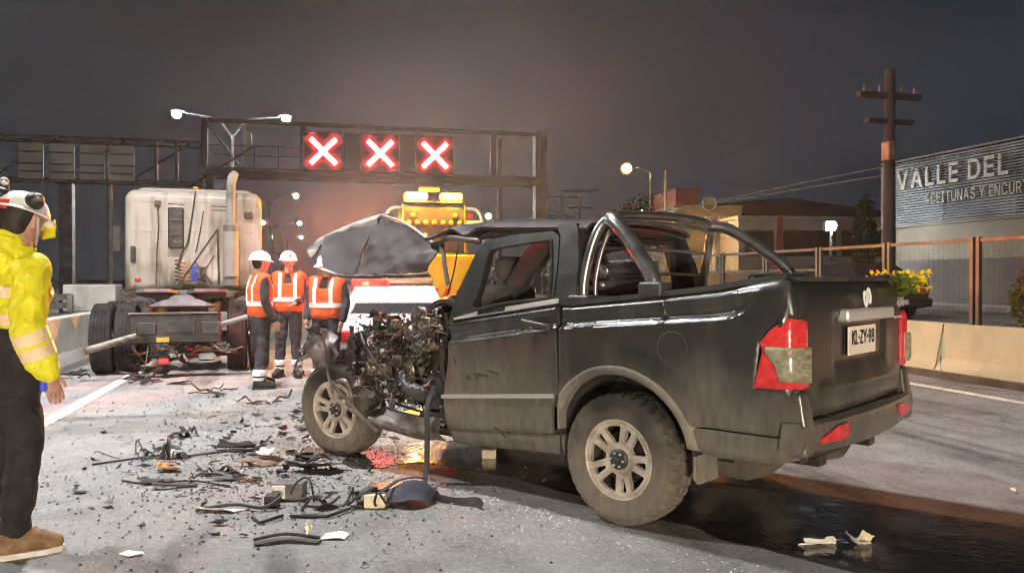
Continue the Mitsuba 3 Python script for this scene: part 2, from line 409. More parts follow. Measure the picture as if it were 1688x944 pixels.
for ch in 'LUIN DEL NORTE':
    if ch == ' ': x += 0.13; continue
    m = meshkit.text_mesh(ch, 0.42, 0.06, bold=True); m.vertices[:, 0] *= 0.66
    wdt = m.bounds[1][0] - m.bounds[0][0]; m.apply_translation((x - m.bounds[0][0], 0, 0)); x += wdt + 0.055
    part(bb, 'letter', m, 'reflector', M=Ml)
part(bb, 'roof_edge', box(-0.06, 4.36, -0.06, 7, 5.56, 5.66, Mc), 'wall_beige')
rb = thing('red_building', 'red rendered block rising behind the beige building with the emblem', 'building')
part(rb, 'wall', box(2.35, 4.0, 7.4, 13, 0, 7.4, Mc), 'brick_red')
part(rb, 'parapet', box(2.3, 4.05, 7.35, 13, 7.41, 7.55, Mc), 'brick_red')
sh = thing('dark_shed', 'long dark roofed shed behind the white building', 'building')
Ms = frame(V(17.0, 62, 0), (-0.1, 1))
part(sh, 'wall', box(-3, 14, 0, 12, 0, 6.0, Ms), 'roof_dark')
m = xf(extrude(poly([(-3.6, 6.0), (14.6, 5.2), (14.6, 6.3), (4, 7.6), (-3.6, 6.9)]), 13)); m.vertices = m.vertices[:, [0, 2, 1]]; m.invert()
part(sh, 'roof', m, 'roof_dark', M=Ms)

# trees
def crown(c, rx, ry, rz, n, leaf, seed, gap=0.40):
    r = np.random.default_rng(seed)
    p = r.normal(size=(n * 3, 3)); p /= np.linalg.norm(p, axis=1, keepdims=True)
    p *= r.uniform(0.25, 1, (len(p), 1)) ** 0.5 * (0.75 + 0.5 * meshkit.fbm(p * 2.1 + seed, 3)[:, None])
    keep = meshkit.fbm(p * 2.7 + 11 * seed, 3) > gap
    p = p[keep][:n] * V(rx, ry, rz) + c
    a = r.normal(size=(len(p), 3)); b = r.normal(size=(len(p), 3))
    a /= np.linalg.norm(a, axis=1, keepdims=True); b -= a * (a * b).sum(1, keepdims=True); b /= np.linalg.norm(b, axis=1, keepdims=True)
    s = leaf * r.uniform(0.6, 1.4, (len(p), 1))
    v = np.stack([p - a * s, p + b * s * 0.45, p + a * s, p - b * s * 0.45], 1).reshape(-1, 3)
    i = np.arange(len(p))[:, None] * 4
    return trimesh.Trimesh(v, np.vstack([i + [0, 1, 2], i + [0, 2, 3]]), process=False)
for k, c in (('leaf_dark', (0.045, 0.06, 0.03)), ('leaf_olive', (0.10, 0.11, 0.04)), ('petal', (0.78, 0.55, 0.03)), ('leaf_green', (0.10, 0.15, 0.03))):
    scene[k] = {'type': 'principledthin', 'base_color': rgb(*c), 'roughness': 0.6, 'diff_trans': 0.5}
mat('bark', mottled((0.10, 0.08, 0.06), (0.05, 0.04, 0.03), 6), 0.9)
def tree(name, label, pos, h, rx, rz, n, leaf, seed, group=None, bsdf='leaf_dark', catg='tree'):
    t = thing(name, label, catg, group)
    pos = np.asarray(pos, float); r = np.random.default_rng(seed)
    limbs = [tube(curve([pos, pos + V(0.1, 0, h * 0.35), pos + V(0, 0.1, h * 0.75)], 6), np.linspace(0.05 * h ** 0.7, 0.015 * h ** 0.7, 13), 7)]
    for k in range(7):
        a = r.uniform(0, 6.28); z = h * r.uniform(0.3, 0.65)
        limbs.append(tube(curve([pos + V(0.05, 0.05, z), pos + V(math.cos(a) * rx * 0.4, math.sin(a) * rx * 0.4, z + 0.15 * h), pos + V(math.cos(a) * rx * 0.75, math.sin(a) * rx * 0.75, z + 0.22 * h)], 4), np.linspace(0.02 * h ** 0.7, 0.006 * h ** 0.7, 9), 5))
    part(t, 'trunk', cat(limbs), 'bark', smooth=True)
    part(t, 'crown', crown(pos + V(0, 0, h - rz), rx, rx, rz, n, leaf, seed), bsdf)
    return t
tree('tree', 'dark leafy tree beyond the median, right behind the person in yellow', RD(-24, 35), 7.2, 3.6, 3.2, 5000, 0.16, 3)
tree('tree', 'dark tree behind the gantry column left of the white cab', RD(-22, 50), 8.2, 3.4, 3.6, 5000, 0.17, 4)
tree('tree', 'dark round tree at the far left behind the person in yellow', RD(-27, 26), 7.0, 4.0, 3.3, 5000, 0.16, 5)
tree('tree', 'tall thin dark tree beside the slatted warehouse, behind the utility pole', RD(22.6, 29.6), 5.0, 0.5, 2.0, 1800, 0.10, 6)
tree('tree', 'dark tree on the skyline behind the beige building with the emblem', V(12, 66, 0), 8.2, 4.0, 3.0, 4000, 0.2, 8)
tree('shrub', 'leafy shrub growing against the fence at the right edge of the picture', RD(9.75, 9.05, 0.5), 1.15, 0.42, 0.52, 1500, 0.05, 9, bsdf='leaf_olive', catg='shrub')
hd = thing('hedge', 'dark overgrown hedge along the far side of the opposite carriageway', 'hedge')
for k in range(9):
    part(hd, 'clump', crown(RD(-17.3 + 0.4 * math.sin(k * 2.1), 14 + 4.4 * k, 0.55), 1.3, 2.6, 0.85, 1300, 0.11, 40 + k, 0.3), 'leaf_dark')
wf = thing('white_fence', 'white bar fence in front of the lit building left of the lorry', 'fence')
for k in range(22): part(wf, 'bar', box(-24.1, -24.0, 66 + 0.5 * k - 0.05, 66 + 0.5 * k + 0.05, 0, 2.5, ROAD), 'wall_white')
for z in (0.9, 2.3): part(wf, 'rail', box(-24.12, -23.98, 65.6, 77, z, z + 0.1, ROAD), 'wall_white')
lb = thing('lit_house', 'small pale blue lit building beyond the median, left of the lorry', 'building')
part(lb, 'wall', box(-36, -27, 66, 92, 0, 3.9, ROAD), 'wall_white')
part(lb, 'roof', box(-36.4, -26.6, 65.6, 92.4, 3.91, 4.2, ROAD), 'roof_dark')
part(lb, 'window', box(-26.98, -26.93, 70, 74, 1.2, 2.6, ROAD), 'window_dark')
part(lb, 'door', box(-26.98, -26.93, 78, 79.2, 0, 2.2, ROAD), 'dark_steel')
lo = thing('house', 'low dark house far behind the person in yellow', 'building')
part(lo, 'wall', box(-42, -34, 40, 60, 0, 3.2, ROAD), 'wall_grey')
part(lo, 'roof', box(-42.4, -33.6, 39.6, 60.4, 3.21, 3.6, ROAD), 'roof_dark')
part(lo, 'window', box(-33.98, -33.93, 44, 47, 1.0, 2.3, ROAD), 'window_dark')
# ---------------------------------------------------------------- street lamps and gantries
WARMW, SOD = V(0.93, 1.0, 0.90), V(1.0, 0.55, 0.16)
def double_lamp(u, label, L, weight, arm=2.55, h=9.6, r=0.17, n=-3.92, tint=None, tilt=0.0):
    t = thing('street_lamp', label, 'street lamp', 'double armed street lamps on the median')
    part(t, 'pole', tube([RD(n, u, 0), RD(n, u, h - 1.0)], [0.11, 0.065], 12), 'galvanised', smooth=40)
    part(t, 'base_plate', box(n - 0.2, n + 0.2, u - 0.2, u + 0.2, 0.8, 0.83, ROAD), 'galvanised')
    for s in (-1, 1):
        a = part(t, 'arm', tube(curve([RD(n, u, h - 1.25), RD(n + s * 0.28, u, h - 0.75), RD(n + s * 0.9, u, h - 0.15), RD(n + s * arm, u, h + 0.12)], 8), 0.04, 8), 'galvanised', smooth=True)
        hd = part(t, 'lamp_head', rbox(n + s * (arm + 0.3) - 0.36, n + s * (arm + 0.3) + 0.36, u - 0.17, u + 0.17, h + 0.10, h + 0.22, 0.05, M=ROAD), 'sign_grey', smooth=40)
        if u > 20:
            bulb(hd, 'halo_globe', RD(n + s * (arm + 0.35), u, h + 0.0), r * 1.15, V(0.55, 0.58, 0.26), 0.3)  # glowing globe standing in for the halo round the bulb
            bulb(hd, 'bulb', RD(n + s * (arm + 0.35), u - r * 0.75, h - 0.02), r, (WARMW if tint is None else tint) * L, weight)
        else:                                               # a flat LED panel that throws its light down and, by tilt, along the road
            c = RD(n + s * (arm + 0.3), u, h + 0.095); q = V(0, 0, -1) + RU * tilt; q /= np.linalg.norm(q)
            a = RN * 0.30; b = np.cross(q, RN) * 0.14
            m = trimesh.Trimesh(np.array([c - a - b, c + a - b, c + a + b, c - a + b]) + q * 0.06, np.array([[0, 1, 2], [0, 2, 3]]), process=False)
            if m.face_normals[0] @ q < 0: m.invert()
            part(hd, 'led_panel', m, 'black', glow=(WARMW if tint is None else tint) * L, weight=weight)
double_lamp(9.0, 'double armed street lamp on the median just left of the picture, out of view', 1280, 14, tint=V(0.97, 0.98, 1.0))  # out of view, placed to light the road and throw the truck's shadow
double_lamp(47.4, 'tall street lamp with two glowing heads rising behind the white lorry cab', 1500, 5, r=0.23, h=10.3, arm=2.5)
double_lamp(92.8, 'second street lamp on the median, smaller, right of the lorry exhaust', 1600, 1, r=0.28, h=10.5, arm=2.5)
double_lamp(138, 'third street lamp down the road, a small glow above the far workers', 1400, .6, r=0.34, h=10.5, arm=2.5)
double_lamp(184, 'farthest street lamp down the road, a faint glow near the bonnet', 1400, 0.4, r=0.36, h=10.5, arm=2.5)
double_lamp(-18.0, 'double armed street lamp on the median, unseen behind the camera, lighting the truck', 550, 6, tint=V(1.0, 0.86, 0.66), tilt=1.0)  # out of view, tilted to light the truck and the road ahead

def side_lamp(pos, h, label, col, L, r, name='street_lamp', weight=0.6, arm=(-0.8, 0)):
    t = thing(name, label, 'street lamp')
    p = np.asarray(pos, float); q = p + V(0, 0, h); e = q + V(arm[0], arm[1], 0.12)
    part(t, 'pole', tube([p, q + V(0, 0, -0.1)], [0.09, 0.05], 10), 'gantry_steel', smooth=40)
    part(t, 'arm', tube(curve([q + V(0, 0, -0.15), q + V(arm[0] * .4, arm[1] * .4, 0.10), e], 6), 0.03, 7), 'gantry_steel')
    hd = part(t, 'lamp_head', rbox(e[0] - 0.25, e[0] + 0.25, e[1] - 0.14, e[1] + 0.14, e[2] - 0.02, e[2] + 0.10, 0.04), 'sign_grey', smooth=40)
    if col is SOD: bulb(hd, 'halo_globe', e + V(0, 0, -0.06), r * 1.3, V(1.1, 0.30, 0.02), 0.3)  # orange globe, stand-in for the glare rim of the sodium lamp
    bulb(hd, 'bulb', e + V(0, -r * 0.8 if col is SOD else 0, -0.06), r, np.asarray(col) * L, weight)
    return t
side_lamp((8.1, 48, 0), 7.8, 'orange sodium street lamp glowing above the pickup roll bar', SOD, 1000, 0.26, weight=7, arm=(-1.4, 0))
side_lamp((15.2, 92, 0), 8.9, 'small orange street lamp far off below the big orange lamp', SOD, 900, 0.28, weight=0.4)
side_lamp((-1.6, 66, 0), 6.4, 'small yellow lamp glowing right of the arrow board vehicle', SOD, 500, 0.22, weight=0.4, arm=(-0.3, 0))
side_lamp(RD(19.4, 13.2, 0.62), 2.72, 'white lamp on a thin post at the right edge, before the beige wall', V(1, .96, .85), 70, 0.06, weight=0.6, arm=(-0.15, -0.1))
fl = thing('floodlight', 'bright bluish white floodlight on a post before the low white building', 'floodlight')
fp = V(11.72, 30.1, 0.5)
part(fl, 'post', tube([fp, fp + V(0, 0, 2.75)], 0.05, 10), 'gantry_steel')
part(fl, 'housing', rbox(11.50, 11.94, 30.12, 30.3, 3.15, 3.55, 0.05), 'dark_steel', smooth=40)
bulb(fl, 'lens', V(11.72, 30.0, 3.36), 0.17, V(0.74, 0.88, 1.0) * 260, 5)

# gantries over the road
def truss(parent, p0, p1, h, d, bays, r=0.055, mat_='gantry_steel'):
    """An open box girder from p0 to p1 (lower edge), h high and d deep along the road."""
    p0, p1 = np.asarray(p0, float), np.asarray(p1, float)
    for z in (0, h):
        for q in (0, d):
            part(parent, 'chord', cyl(p0 + RU * q + V(0, 0, z), p1 + RU * q + V(0, 0, z), r * 1.4, sides=8), mat_)
    for k in range(bays + 1):
        a = p0 + (p1 - p0) * k / bays
        for q in (0, d): part(parent, 'strut', cyl(a + RU * q, a + RU * q + V(0, 0, h), r * 0.8, sides=6), mat_)
        if k < bays:
            b = p0 + (p1 - p0) * (k + 1) / bays
            part(parent, 'brace', cyl(a + V(0, 0, h * (k % 2)), b + V(0, 0, h * (1 - k % 2)), r * 0.7, sides=6), mat_)
GU = 45.0
gn = thing('overhead_gantry', 'steel sign gantry spanning the road ahead behind the red crosses', 'gantry')
gz = 6.80
# beams of the walkway and the top chord
for dz, q in ((0.0, 0), (0.30, 0), (0.0, 1.1), (0.30, 1.1)):
    part(gn, 'beam', box(-5.2, 13.2, GU + q - 0.09, GU + q + 0.09, gz + dz - 0.08, gz + dz + 0.08, ROAD), 'gantry_steel')
part(gn, 'walkway', box(-5.2, 13.2, GU - 0.05, GU + 1.15, gz + 0.385, gz + 0.42, ROAD), 'gantry_steel')
part(gn, 'top_chord', box(-5.2, 13.2, GU - 0.09, GU + 0.09, gz + 2.72, gz + 2.92, ROAD), 'gantry_steel')
for n in (-5.1, -0.15, 10.2, 13.1): part(gn, 'upright', box(n - 0.16, n + 0.16, GU - 0.15, GU + 0.15, gz + 0.42, gz + 2.9, ROAD), 'gantry_steel')
for z in (0.95, 1.45):
    part(gn, 'hand_rail', box(-5.1, -0.2, GU - 0.62, GU - 0.58, gz + z, gz + z + 0.04, ROAD), 'gantry_steel')
for n in np.arange(-5, 0, 1.2): part(gn, 'rail_post', box(n - 0.025, n + 0.025, GU - 0.62, GU - 0.58, gz + 0.1, gz + 1.49, ROAD), 'gantry_steel')
part(gn, 'column', box(12.75, 13.4, GU + 0.2, GU + 0.85, 0, gz + 3.1, ROAD), 'gantry_steel')
part(gn, 'column', box(10.55, 10.75, GU + 0.2, GU + 0.4, 0, gz + 2.6, ROAD), 'gantry_steel')
part(gn, 'column', box(-5.1, -4.7, GU + 0.3, GU + 0.75, 0, gz, ROAD), 'gantry_steel')
part(gn, 'camera_mast', tube([RD(-3.1, GU - 0.3, gz + 0.4), RD(-3.1, GU - 0.3, gz + 2.6)], 0.06, 8), 'galvanised')
part(gn, 'equipment_box', rbox(-3.05, -2.75, GU - 0.5, GU - 0.2, gz + 1.3, gz + 2.2, 0.03, M=ROAD), 'sign_grey')
part(gn, 'brace', cyl(RD(-5, GU, gz + 2.7), RD(-3.4, GU, gz + 0.5), 0.07, sides=8), 'gantry_steel')
names = ['leftmost', 'middle', 'rightmost']
def cross(arm, w):
    a = LineString([(-arm, -arm), (arm, arm)]).buffer(w, cap_style=2).union(LineString([(-arm, arm), (arm, -arm)]).buffer(w, cap_style=2))
    return a
for i, n in enumerate((0.88, 3.86, 6.82)):
    s = thing('lane_signal', f'{names[i]} of the three square lane signals showing a lit red cross', 'lane signal', 'lane signals with red crosses')
    zc = gz + 1.35
    part(s, 'housing', rbox(n - 1.02, n + 1.02, GU - 0.55, GU - 0.16, zc - 1.02, zc + 1.02, 0.04, M=ROAD), 'sign_black', smooth=40)
    part(s, 'hood', box(n - 1.02, n + 1.02, GU - 0.80, GU - 0.56, zc + 0.98, zc + 1.015, ROAD), 'sign_black')
    Mx = ROAD @ np.array([[1, 0, 0, n], [0, 0, -1, GU - 0.556], [0, 1, 0, zc], [0, 0, 0, 1.0]])
    part(s, 'red_bloom_ring', extrude(cross(0.68, 0.155).buffer(0.20, join_style=1).intersection(shapely.box(-0.98, -0.98, 0.98, 0.98)), 0.012), 'black', M=Mx, glow=(0.26, 0.004, 0.009), weight=0.8)  # emissive border imitating the bloom round the lit cross
    part(s, 'cross', extrude(cross(0.66, 0.130), 0.03), 'black', M=Mx, glow=(28.0, 0.95, 1.05), weight=4)
for i, (a, b) in enumerate(((1.94, 2.80), (4.92, 5.76))):
    part(gn, 'sign_panel', box(a, b, GU - 0.45, GU - 0.16, gz + 0.45, gz + 2.4, ROAD), 'sign_black')

# nearer gantry at the left with sign backs
g2 = thing('overhead_gantry', 'lower gantry at the left carrying a row of pale sign backs', 'gantry')
U2, z2 = 37.0, 5.35
for z in (z2, z2 + 0.14, z2 + 1.62, z2 + 1.85):
    part(g2, 'beam', box(-24, -4.2, U2 - 0.07, U2 + 0.07, z - 0.045, z + 0.045, ROAD), 'gantry_steel')
for n in np.arange(-23, -4, 2.6): part(g2, 'brace', cyl(RD(n, U2 + 0.4, z2), RD(n + 2.6, U2 + 0.4, z2 + 1.85), 0.05, sides=6), 'gantry_steel')
for n in (-8.0, -7.45): part(g2, 'column', tube([RD(n, U2 + 0.5, 0 if n < -7.9 else z2), RD(n, U2 + 0.5, z2 + 2.0)], 0.10, 12), 'galvanised', smooth=40)
part(g2, 'column', box(-9.9, -9.4, U2 + 0.3, U2 + 0.8, 0, z2, ROAD), 'dark_steel')
for k in range(4):
    n = -13.35 + 1.13 * k + 2.1
    f = part(g2, 'sign_back', box(n, n + 0.92, U2 - 0.14, U2 - 0.08, z2 + 0.12, z2 + 1.56, ROAD), 'sign_grey')
    for z in (0.4, 0.72, 1.2): part(f, 'stiffener', box(n, n + 0.92, U2 - 0.19, U2 - 0.142, z2 + z - 0.03, z2 + z + 0.03, ROAD), 'gantry_steel')
part(g2, 'white_sign', box(-14.05, -12.2, U2 - 0.25, U2 - 0.15, z2 - 0.2, z2 + 1.35, ROAD), 'wall_white')
part(g2, 'sign_frame', cat(box(-14.9, -6.75 - 0.0, U2 - 0.3, U2 - 0.2, z2 + 1.58, z2 + 1.70, ROAD), box(-14.9, -6.75, U2 - 0.3, U2 - 0.2, z2 - 0.02, z2 + 0.08, ROAD)), 'dark_steel')
for n in (-5.3, -6.1): part(g2, 'post', box(n - 0.06, n + 0.06, U2 - 0.1, U2 + 0.1, z2, z2 + 1.85, ROAD), 'gantry_steel')

# poles and wires on the right and behind
up = thing('utility_pole', 'tall dark utility pole with transformer box and cross arms by the fence', 'utility pole')
pp = RD(9.75, 12.12, 0.45)
part(up, 'pole', tube([pp, pp + V(0, 0, 4.55)], [0.115, 0.085], 14), 'timber', smooth=40)
part(up, 'cross_arm', box(-0.62, 0.62, -0.05, 0.05, 4.05, 4.15, frame(pp, RU)), 'timber')
part(up, 'cross_arm', box(-0.45, 0.45, -0.05, 0.05, 3.62, 3.70, frame(pp, RU)), 'timber')
tb = part(up, 'transformer', rbox(-0.27, -0.13, -0.32, -0.12, 2.95, 3.27, 0.02, M=frame(pp, RU)), 'rust_metal', smooth=40)
for x in (-0.5, -0.2, 0.25, 0.5):
    part(up, 'insulator', cyl(V(x, 0, 4.15), V(x, 0, 4.27), 0.03, 0.02, 8, M=frame(pp, RU)), 'rust_metal')
for k, (z, n2) in ((3, (2.9, 0.0)), (4, (2.75, 0.0))):
    a = pp + RN * n2 + V(0, 0, z); b = RD(9.75 + n2, 58, 5.5 + 0.3 * k) if k < 3 else RD(11 + n2, 40, 4.2 + 0.25 * k); c = RD(9.75 + n2, -12, z + 0.9)
    w = solo('power_line', cat(tube(curve([a, (a + b) / 2 - V(0, 0, 0.6), b], 14), 0.006, 5), tube(curve([a, (a + c) / 2 - V(0, 0, 0.5), c], 14), 0.006, 5)), 'black',
             f'thin dark cable strung from the utility pole at the right, {["upper", "lower"][k - 3]} one of two', 'cable')
for i, (p, h, lab) in enumerate(((V(4.2, 70, 0), 8.6, 'thin electricity pole with cross arm above the pickup roof, left of a second one'), (V(6.6, 80, 0), 10.2, 'taller electricity pole with cross arm left of the orange lamp'))):
    t = thing('electricity_pole', lab, 'electricity pole')
    part(t, 'pole', tube([p, p + V(0, 0, h)], [0.16, 0.11], 10), 'wall_grey')
    part(t, 'cross_arm', box(-1.8, 1.8, -0.08, 0.08, h - 0.3, h - 0.12, frame(p, (0.1, 1))), 'gantry_steel')
    part(t, 'cross_arm', box(-1.2, 1.2, -0.08, 0.08, h - 1.9, h - 1.75, frame(p, (0.1, 1))), 'gantry_steel')
    part(t, 'stay', cyl(p + V(-1.0, 0, h - 1.8), p + V(0, 0, h - 2.6), 0.05, sides=6), 'gantry_steel')
t = thing('mast', 'tall slim orange lit mast left of the beige building', 'mast')
p = V(9.3, 49.6, 0)
part(t, 'pole', tube([p, p + V(0, 0, 7.95)], [0.12, 0.08], 10), 'wall_beige')
part(t, 'bracket', tube(curve([p + V(-0.3, 0, 4.6), p + V(0, 0, 5.1), p + V(0.3, 0, 4.6)], 6), 0.04, 6), 'wall_beige')
_ico = trimesh.creation.icosphere(subdivisions=2, radius=1).vertices
def hulls(bones, res=0.03, it=8, wrinkle=0.0, seed=0, freq=14):
    """One continuous surface: the union of the hulls of spheres (point, radius), smoothed; wrinkle displaces it like cloth."""
    ms = []
    for b in bones:
        ms.append(MF.hull_points(np.vstack([_ico * r + np.asarray(p, float) for p, r in b])))
    m = MF.batch_boolean(ms, manifold3d.OpType.Add).refine_to_length(res).to_mesh()
    t = trimesh.Trimesh(np.array(m.vert_properties[:, :3], float), np.array(m.tri_verts), process=True)
    trimesh.smoothing.filter_taubin(t, lamb=0.5, nu=0.52, iterations=it)
    if wrinkle:
        n = np.array(t.vertex_normals); v = np.array(t.vertices)
        w = meshkit.fbm(v * V(freq, freq, freq * 0.6) + seed, 3) - 0.5
        ridge = np.abs(meshkit.fbm(v * V(freq * .7, freq * .7, freq * 1.3) + seed + 9, 2) - 0.5)
        t.vertices = v + n * (wrinkle * (w * 2 - 2.2 * ridge + 0.2))[:, None]
    return t
# ---------------------------------------------------------------- vehicle, clothing and debris materials
DUST = (0.22, 0.19, 0.15)
mat('truck_paint', dusty((0.017, 0.019, 0.018), DUST, 0.40, 1.15, amount=0.48), lambda p, n, uv: 0.13 + 0.25 * fbm(p.x * 8, p.y * 8, p.z * 8, 3), metal=0.1, spec=0.5, coat=0.5)
mat('truck_paint_clean', mottled((0.035, 0.036, 0.036), (0.06, 0.058, 0.055), 5), 0.22, metal=0.2, spec=0.5, coat=0.6)
mat('bonnet_paint', mottled((0.036, 0.026, 0.027), (0.056, 0.042, 0.043), 2.5), 0.6, metal=0.0, spec=0.22)
mat('dirty_plastic', dusty((0.035, 0.035, 0.033), DUST, 0.6, 1.3, amount=0.8), 0.7)
mat('trim_strip', dusty((0.30, 0.29, 0.27), DUST, 0.2, 0.9, amount=0.4), 0.4, spec=0.6)
mat('black_plastic', mottled((0.022, 0.021, 0.021), (0.045, 0.042, 0.04), 8), 0.5)
mat('rubber', dusty((0.022, 0.021, 0.02), (0.17, 0.145, 0.115), 0.25, 0.75, freq=5, amount=0.75), 0.9, spec=0.2)
mat('lorry_rubber', mottled((0.013, 0.012, 0.013), (0.036, 0.033, 0.032), 7, stretch=(1, 1, 0.4)), 0.85, spec=0.25)
mat('alloy', mottled((0.52, 0.46, 0.38), (0.34, 0.29, 0.23), 14), 0.42, metal=0.35, spec=0.6)
mat('stainless', mottled((0.38, 0.375, 0.36), (0.24, 0.235, 0.22), 9), 0.30, metal=0.9)
mat('stack_grey', mottled((0.26, 0.24, 0.21), (0.13, 0.115, 0.10), 3.0), 0.6)
mat('chrome', (0.60, 0.58, 0.55), 0.34, metal=0.45)
mat('red_lens', mottled((0.62, 0.035, 0.035), (0.48, 0.02, 0.025), 30), 0.12, spec=0.6, coat=0.6)
mat('clear_lens', mottled((0.27, 0.25, 0.16), (0.17, 0.155, 0.10), 45), 0.12, spec=0.6, coat=0.6)
mat('plate_white', (0.72, 0.62, 0.52), 0.5)
mat('plate_ink', (0.03, 0.03, 0.03), 0.6)
mat('bare_metal', mottled((0.24, 0.21, 0.18), (0.09, 0.075, 0.06), 12), 0.42, metal=0.6)
mat('torn_metal', mottled((0.20, 0.175, 0.15), (0.055, 0.045, 0.038), 7), 0.45, metal=0.35)
mat('oily_metal', mottled((0.07, 0.055, 0.045), (0.025, 0.02, 0.018), 9), 0.32, metal=0.4, spec=0.6)
mat('rust_metal', mottled((0.20, 0.115, 0.07), (0.08, 0.05, 0.035), 9), 0.6, metal=0.3)
mat('cast_alloy', mottled((0.24, 0.20, 0.155), (0.07, 0.055, 0.04), 16), 0.45, metal=0.5)
mat('seat_cloth', mottled((0.07, 0.06, 0.055), (0.04, 0.035, 0.033), 12), 0.95)
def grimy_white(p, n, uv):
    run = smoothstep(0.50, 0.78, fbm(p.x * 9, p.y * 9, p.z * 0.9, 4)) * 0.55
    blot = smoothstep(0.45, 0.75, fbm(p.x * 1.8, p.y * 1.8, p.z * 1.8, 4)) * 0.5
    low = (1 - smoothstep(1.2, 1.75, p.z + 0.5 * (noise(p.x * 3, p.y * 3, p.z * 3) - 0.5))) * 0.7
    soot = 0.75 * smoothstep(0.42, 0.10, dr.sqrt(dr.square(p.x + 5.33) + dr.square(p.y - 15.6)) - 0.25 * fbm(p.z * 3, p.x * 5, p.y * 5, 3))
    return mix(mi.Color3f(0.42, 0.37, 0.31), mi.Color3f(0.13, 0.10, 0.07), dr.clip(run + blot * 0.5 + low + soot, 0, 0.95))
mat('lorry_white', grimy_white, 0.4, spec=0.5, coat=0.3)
mat('van_white', mottled((0.55, 0.53, 0.52), (0.45, 0.44, 0.43), 2.0), 0.3, spec=0.5, coat=0.4)
mat('safety_yellow', mottled((0.58, 0.36, 0.016), (0.44, 0.27, 0.014), 2.0), 0.4, spec=0.5)
mat('amber_lens', (0.80, 0.34, 0.02), 0.3)
mat('jacket_yellow', mottled((0.82, 0.76, 0.02), (0.68, 0.62, 0.015), 7, stretch=(1, 1, 0.5)), 0.62, sheen=0.3, bump=weave(9), bscale=0.022)
mat('vest_orange', mottled((0.82, 0.13, 0.03), (0.64, 0.09, 0.02), 10), 0.7, sheen=0.2, bump=weave(12), bscale=0.016)
mat('reflector', mottled((0.86, 0.84, 0.80), (0.70, 0.68, 0.64), 25), 0.4, spec=0.6)
mat('reflector_warm', mottled((0.86, 0.66, 0.40), (0.76, 0.55, 0.32), 12), 0.4, spec=0.6)
mat('navy_cloth', mottled((0.055, 0.048, 0.055), (0.032, 0.028, 0.033), 14), 0.92, sheen=0.2, bump=weave(13), bscale=0.02)
mat('black_cloth', mottled((0.022, 0.02, 0.021), (0.012, 0.011, 0.012), 14), 0.85, sheen=0.4, bump=weave(8), bscale=0.03)
mat('tan_leather', mottled((0.26, 0.15, 0.07), (0.15, 0.085, 0.04), 20), 0.7)
mat('boot_black', (0.025, 0.023, 0.022), 0.55)
mat('skin', mottled((0.50, 0.29, 0.20), (0.42, 0.23, 0.155), 25), 0.5, spec=0.4)
mat('hair_dark', (0.02, 0.015, 0.012), 0.7)
mat('helmet_white', (0.78, 0.76, 0.73), 0.28, spec=0.5, coat=0.3)
mat('helmet_red', (0.60, 0.04, 0.035), 0.3, spec=0.5, coat=0.3)
mat('blue_plastic', (0.05, 0.09, 0.65), 0.35)
mat('cloth_blue', mottled((0.055, 0.06, 0.085), (0.03, 0.03, 0.045), 9), 0.9)
mat('card_cream', mottled((0.72, 0.64, 0.46), (0.58, 0.50, 0.35), 12), 0.75)
mat('paper_white', mottled((0.76, 0.74, 0.68), (0.60, 0.57, 0.50), 16), 0.7)
mat('orange_plastic', mottled((0.62, 0.30, 0.08), (0.48, 0.22, 0.06), 14), 0.5)
mat('grey_plastic', mottled((0.13, 0.125, 0.12), (0.06, 0.058, 0.055), 10), 0.55)
mat('dark_bits', mottled((0.016, 0.014, 0.013), (0.035, 0.03, 0.027), 12), 0.6)
scene['shard_glass'] = {'type': 'principled', 'base_color': rgb(0.62, 0.64, 0.62), 'roughness': 0.12, 'specular': 0.8, 'clearcoat': 0.6}
scene['shard_glass'] = {'type': 'twosided', 'bsdf': scene['shard_glass']}
# ---------------------------------------------------------------- the wrecked pickup (local: x forward from the rear axle, y left, z up)
FW = V(-0.7409, 0.6716, 0); LW = V(-0.6716, -0.7409, 0)
CAR = np.eye(4); CAR[:3, 0] = FW; CAR[:3, 1] = LW; CAR[:3, 3] = (1.2114, 5.3214, 0)
YC = 0.10                                        # centre plane
pk = thing('pickup_truck', 'wrecked dark double cab pickup with crushed front and steel roll bar', 'pickup')
def P(name, mesh, bsdf, parent=None, **kw): return part(parent or pk, name, mesh, bsdf, M=CAR, **kw)
def mir(m):
    m = xf(m); m.vertices[:, 1] = 2 * YC - m.vertices[:, 1]; m.invert(); return m
def to_side(m):      # panel coordinates (a, b, c) -> (x, y, z) with c outwards to the left
    m = xf(m); v = m.vertices; m.vertices = np.stack([v[:, 0], v[:, 2], v[:, 1]], 1); m.invert(); return m
def to_rear(m):      # (a, b, c) -> y = a, z = b, x = -c
    m = xf(m); v = m.vertices; m.vertices = np.stack([-v[:, 2], v[:, 0], v[:, 1]], 1); m.invert(); return m

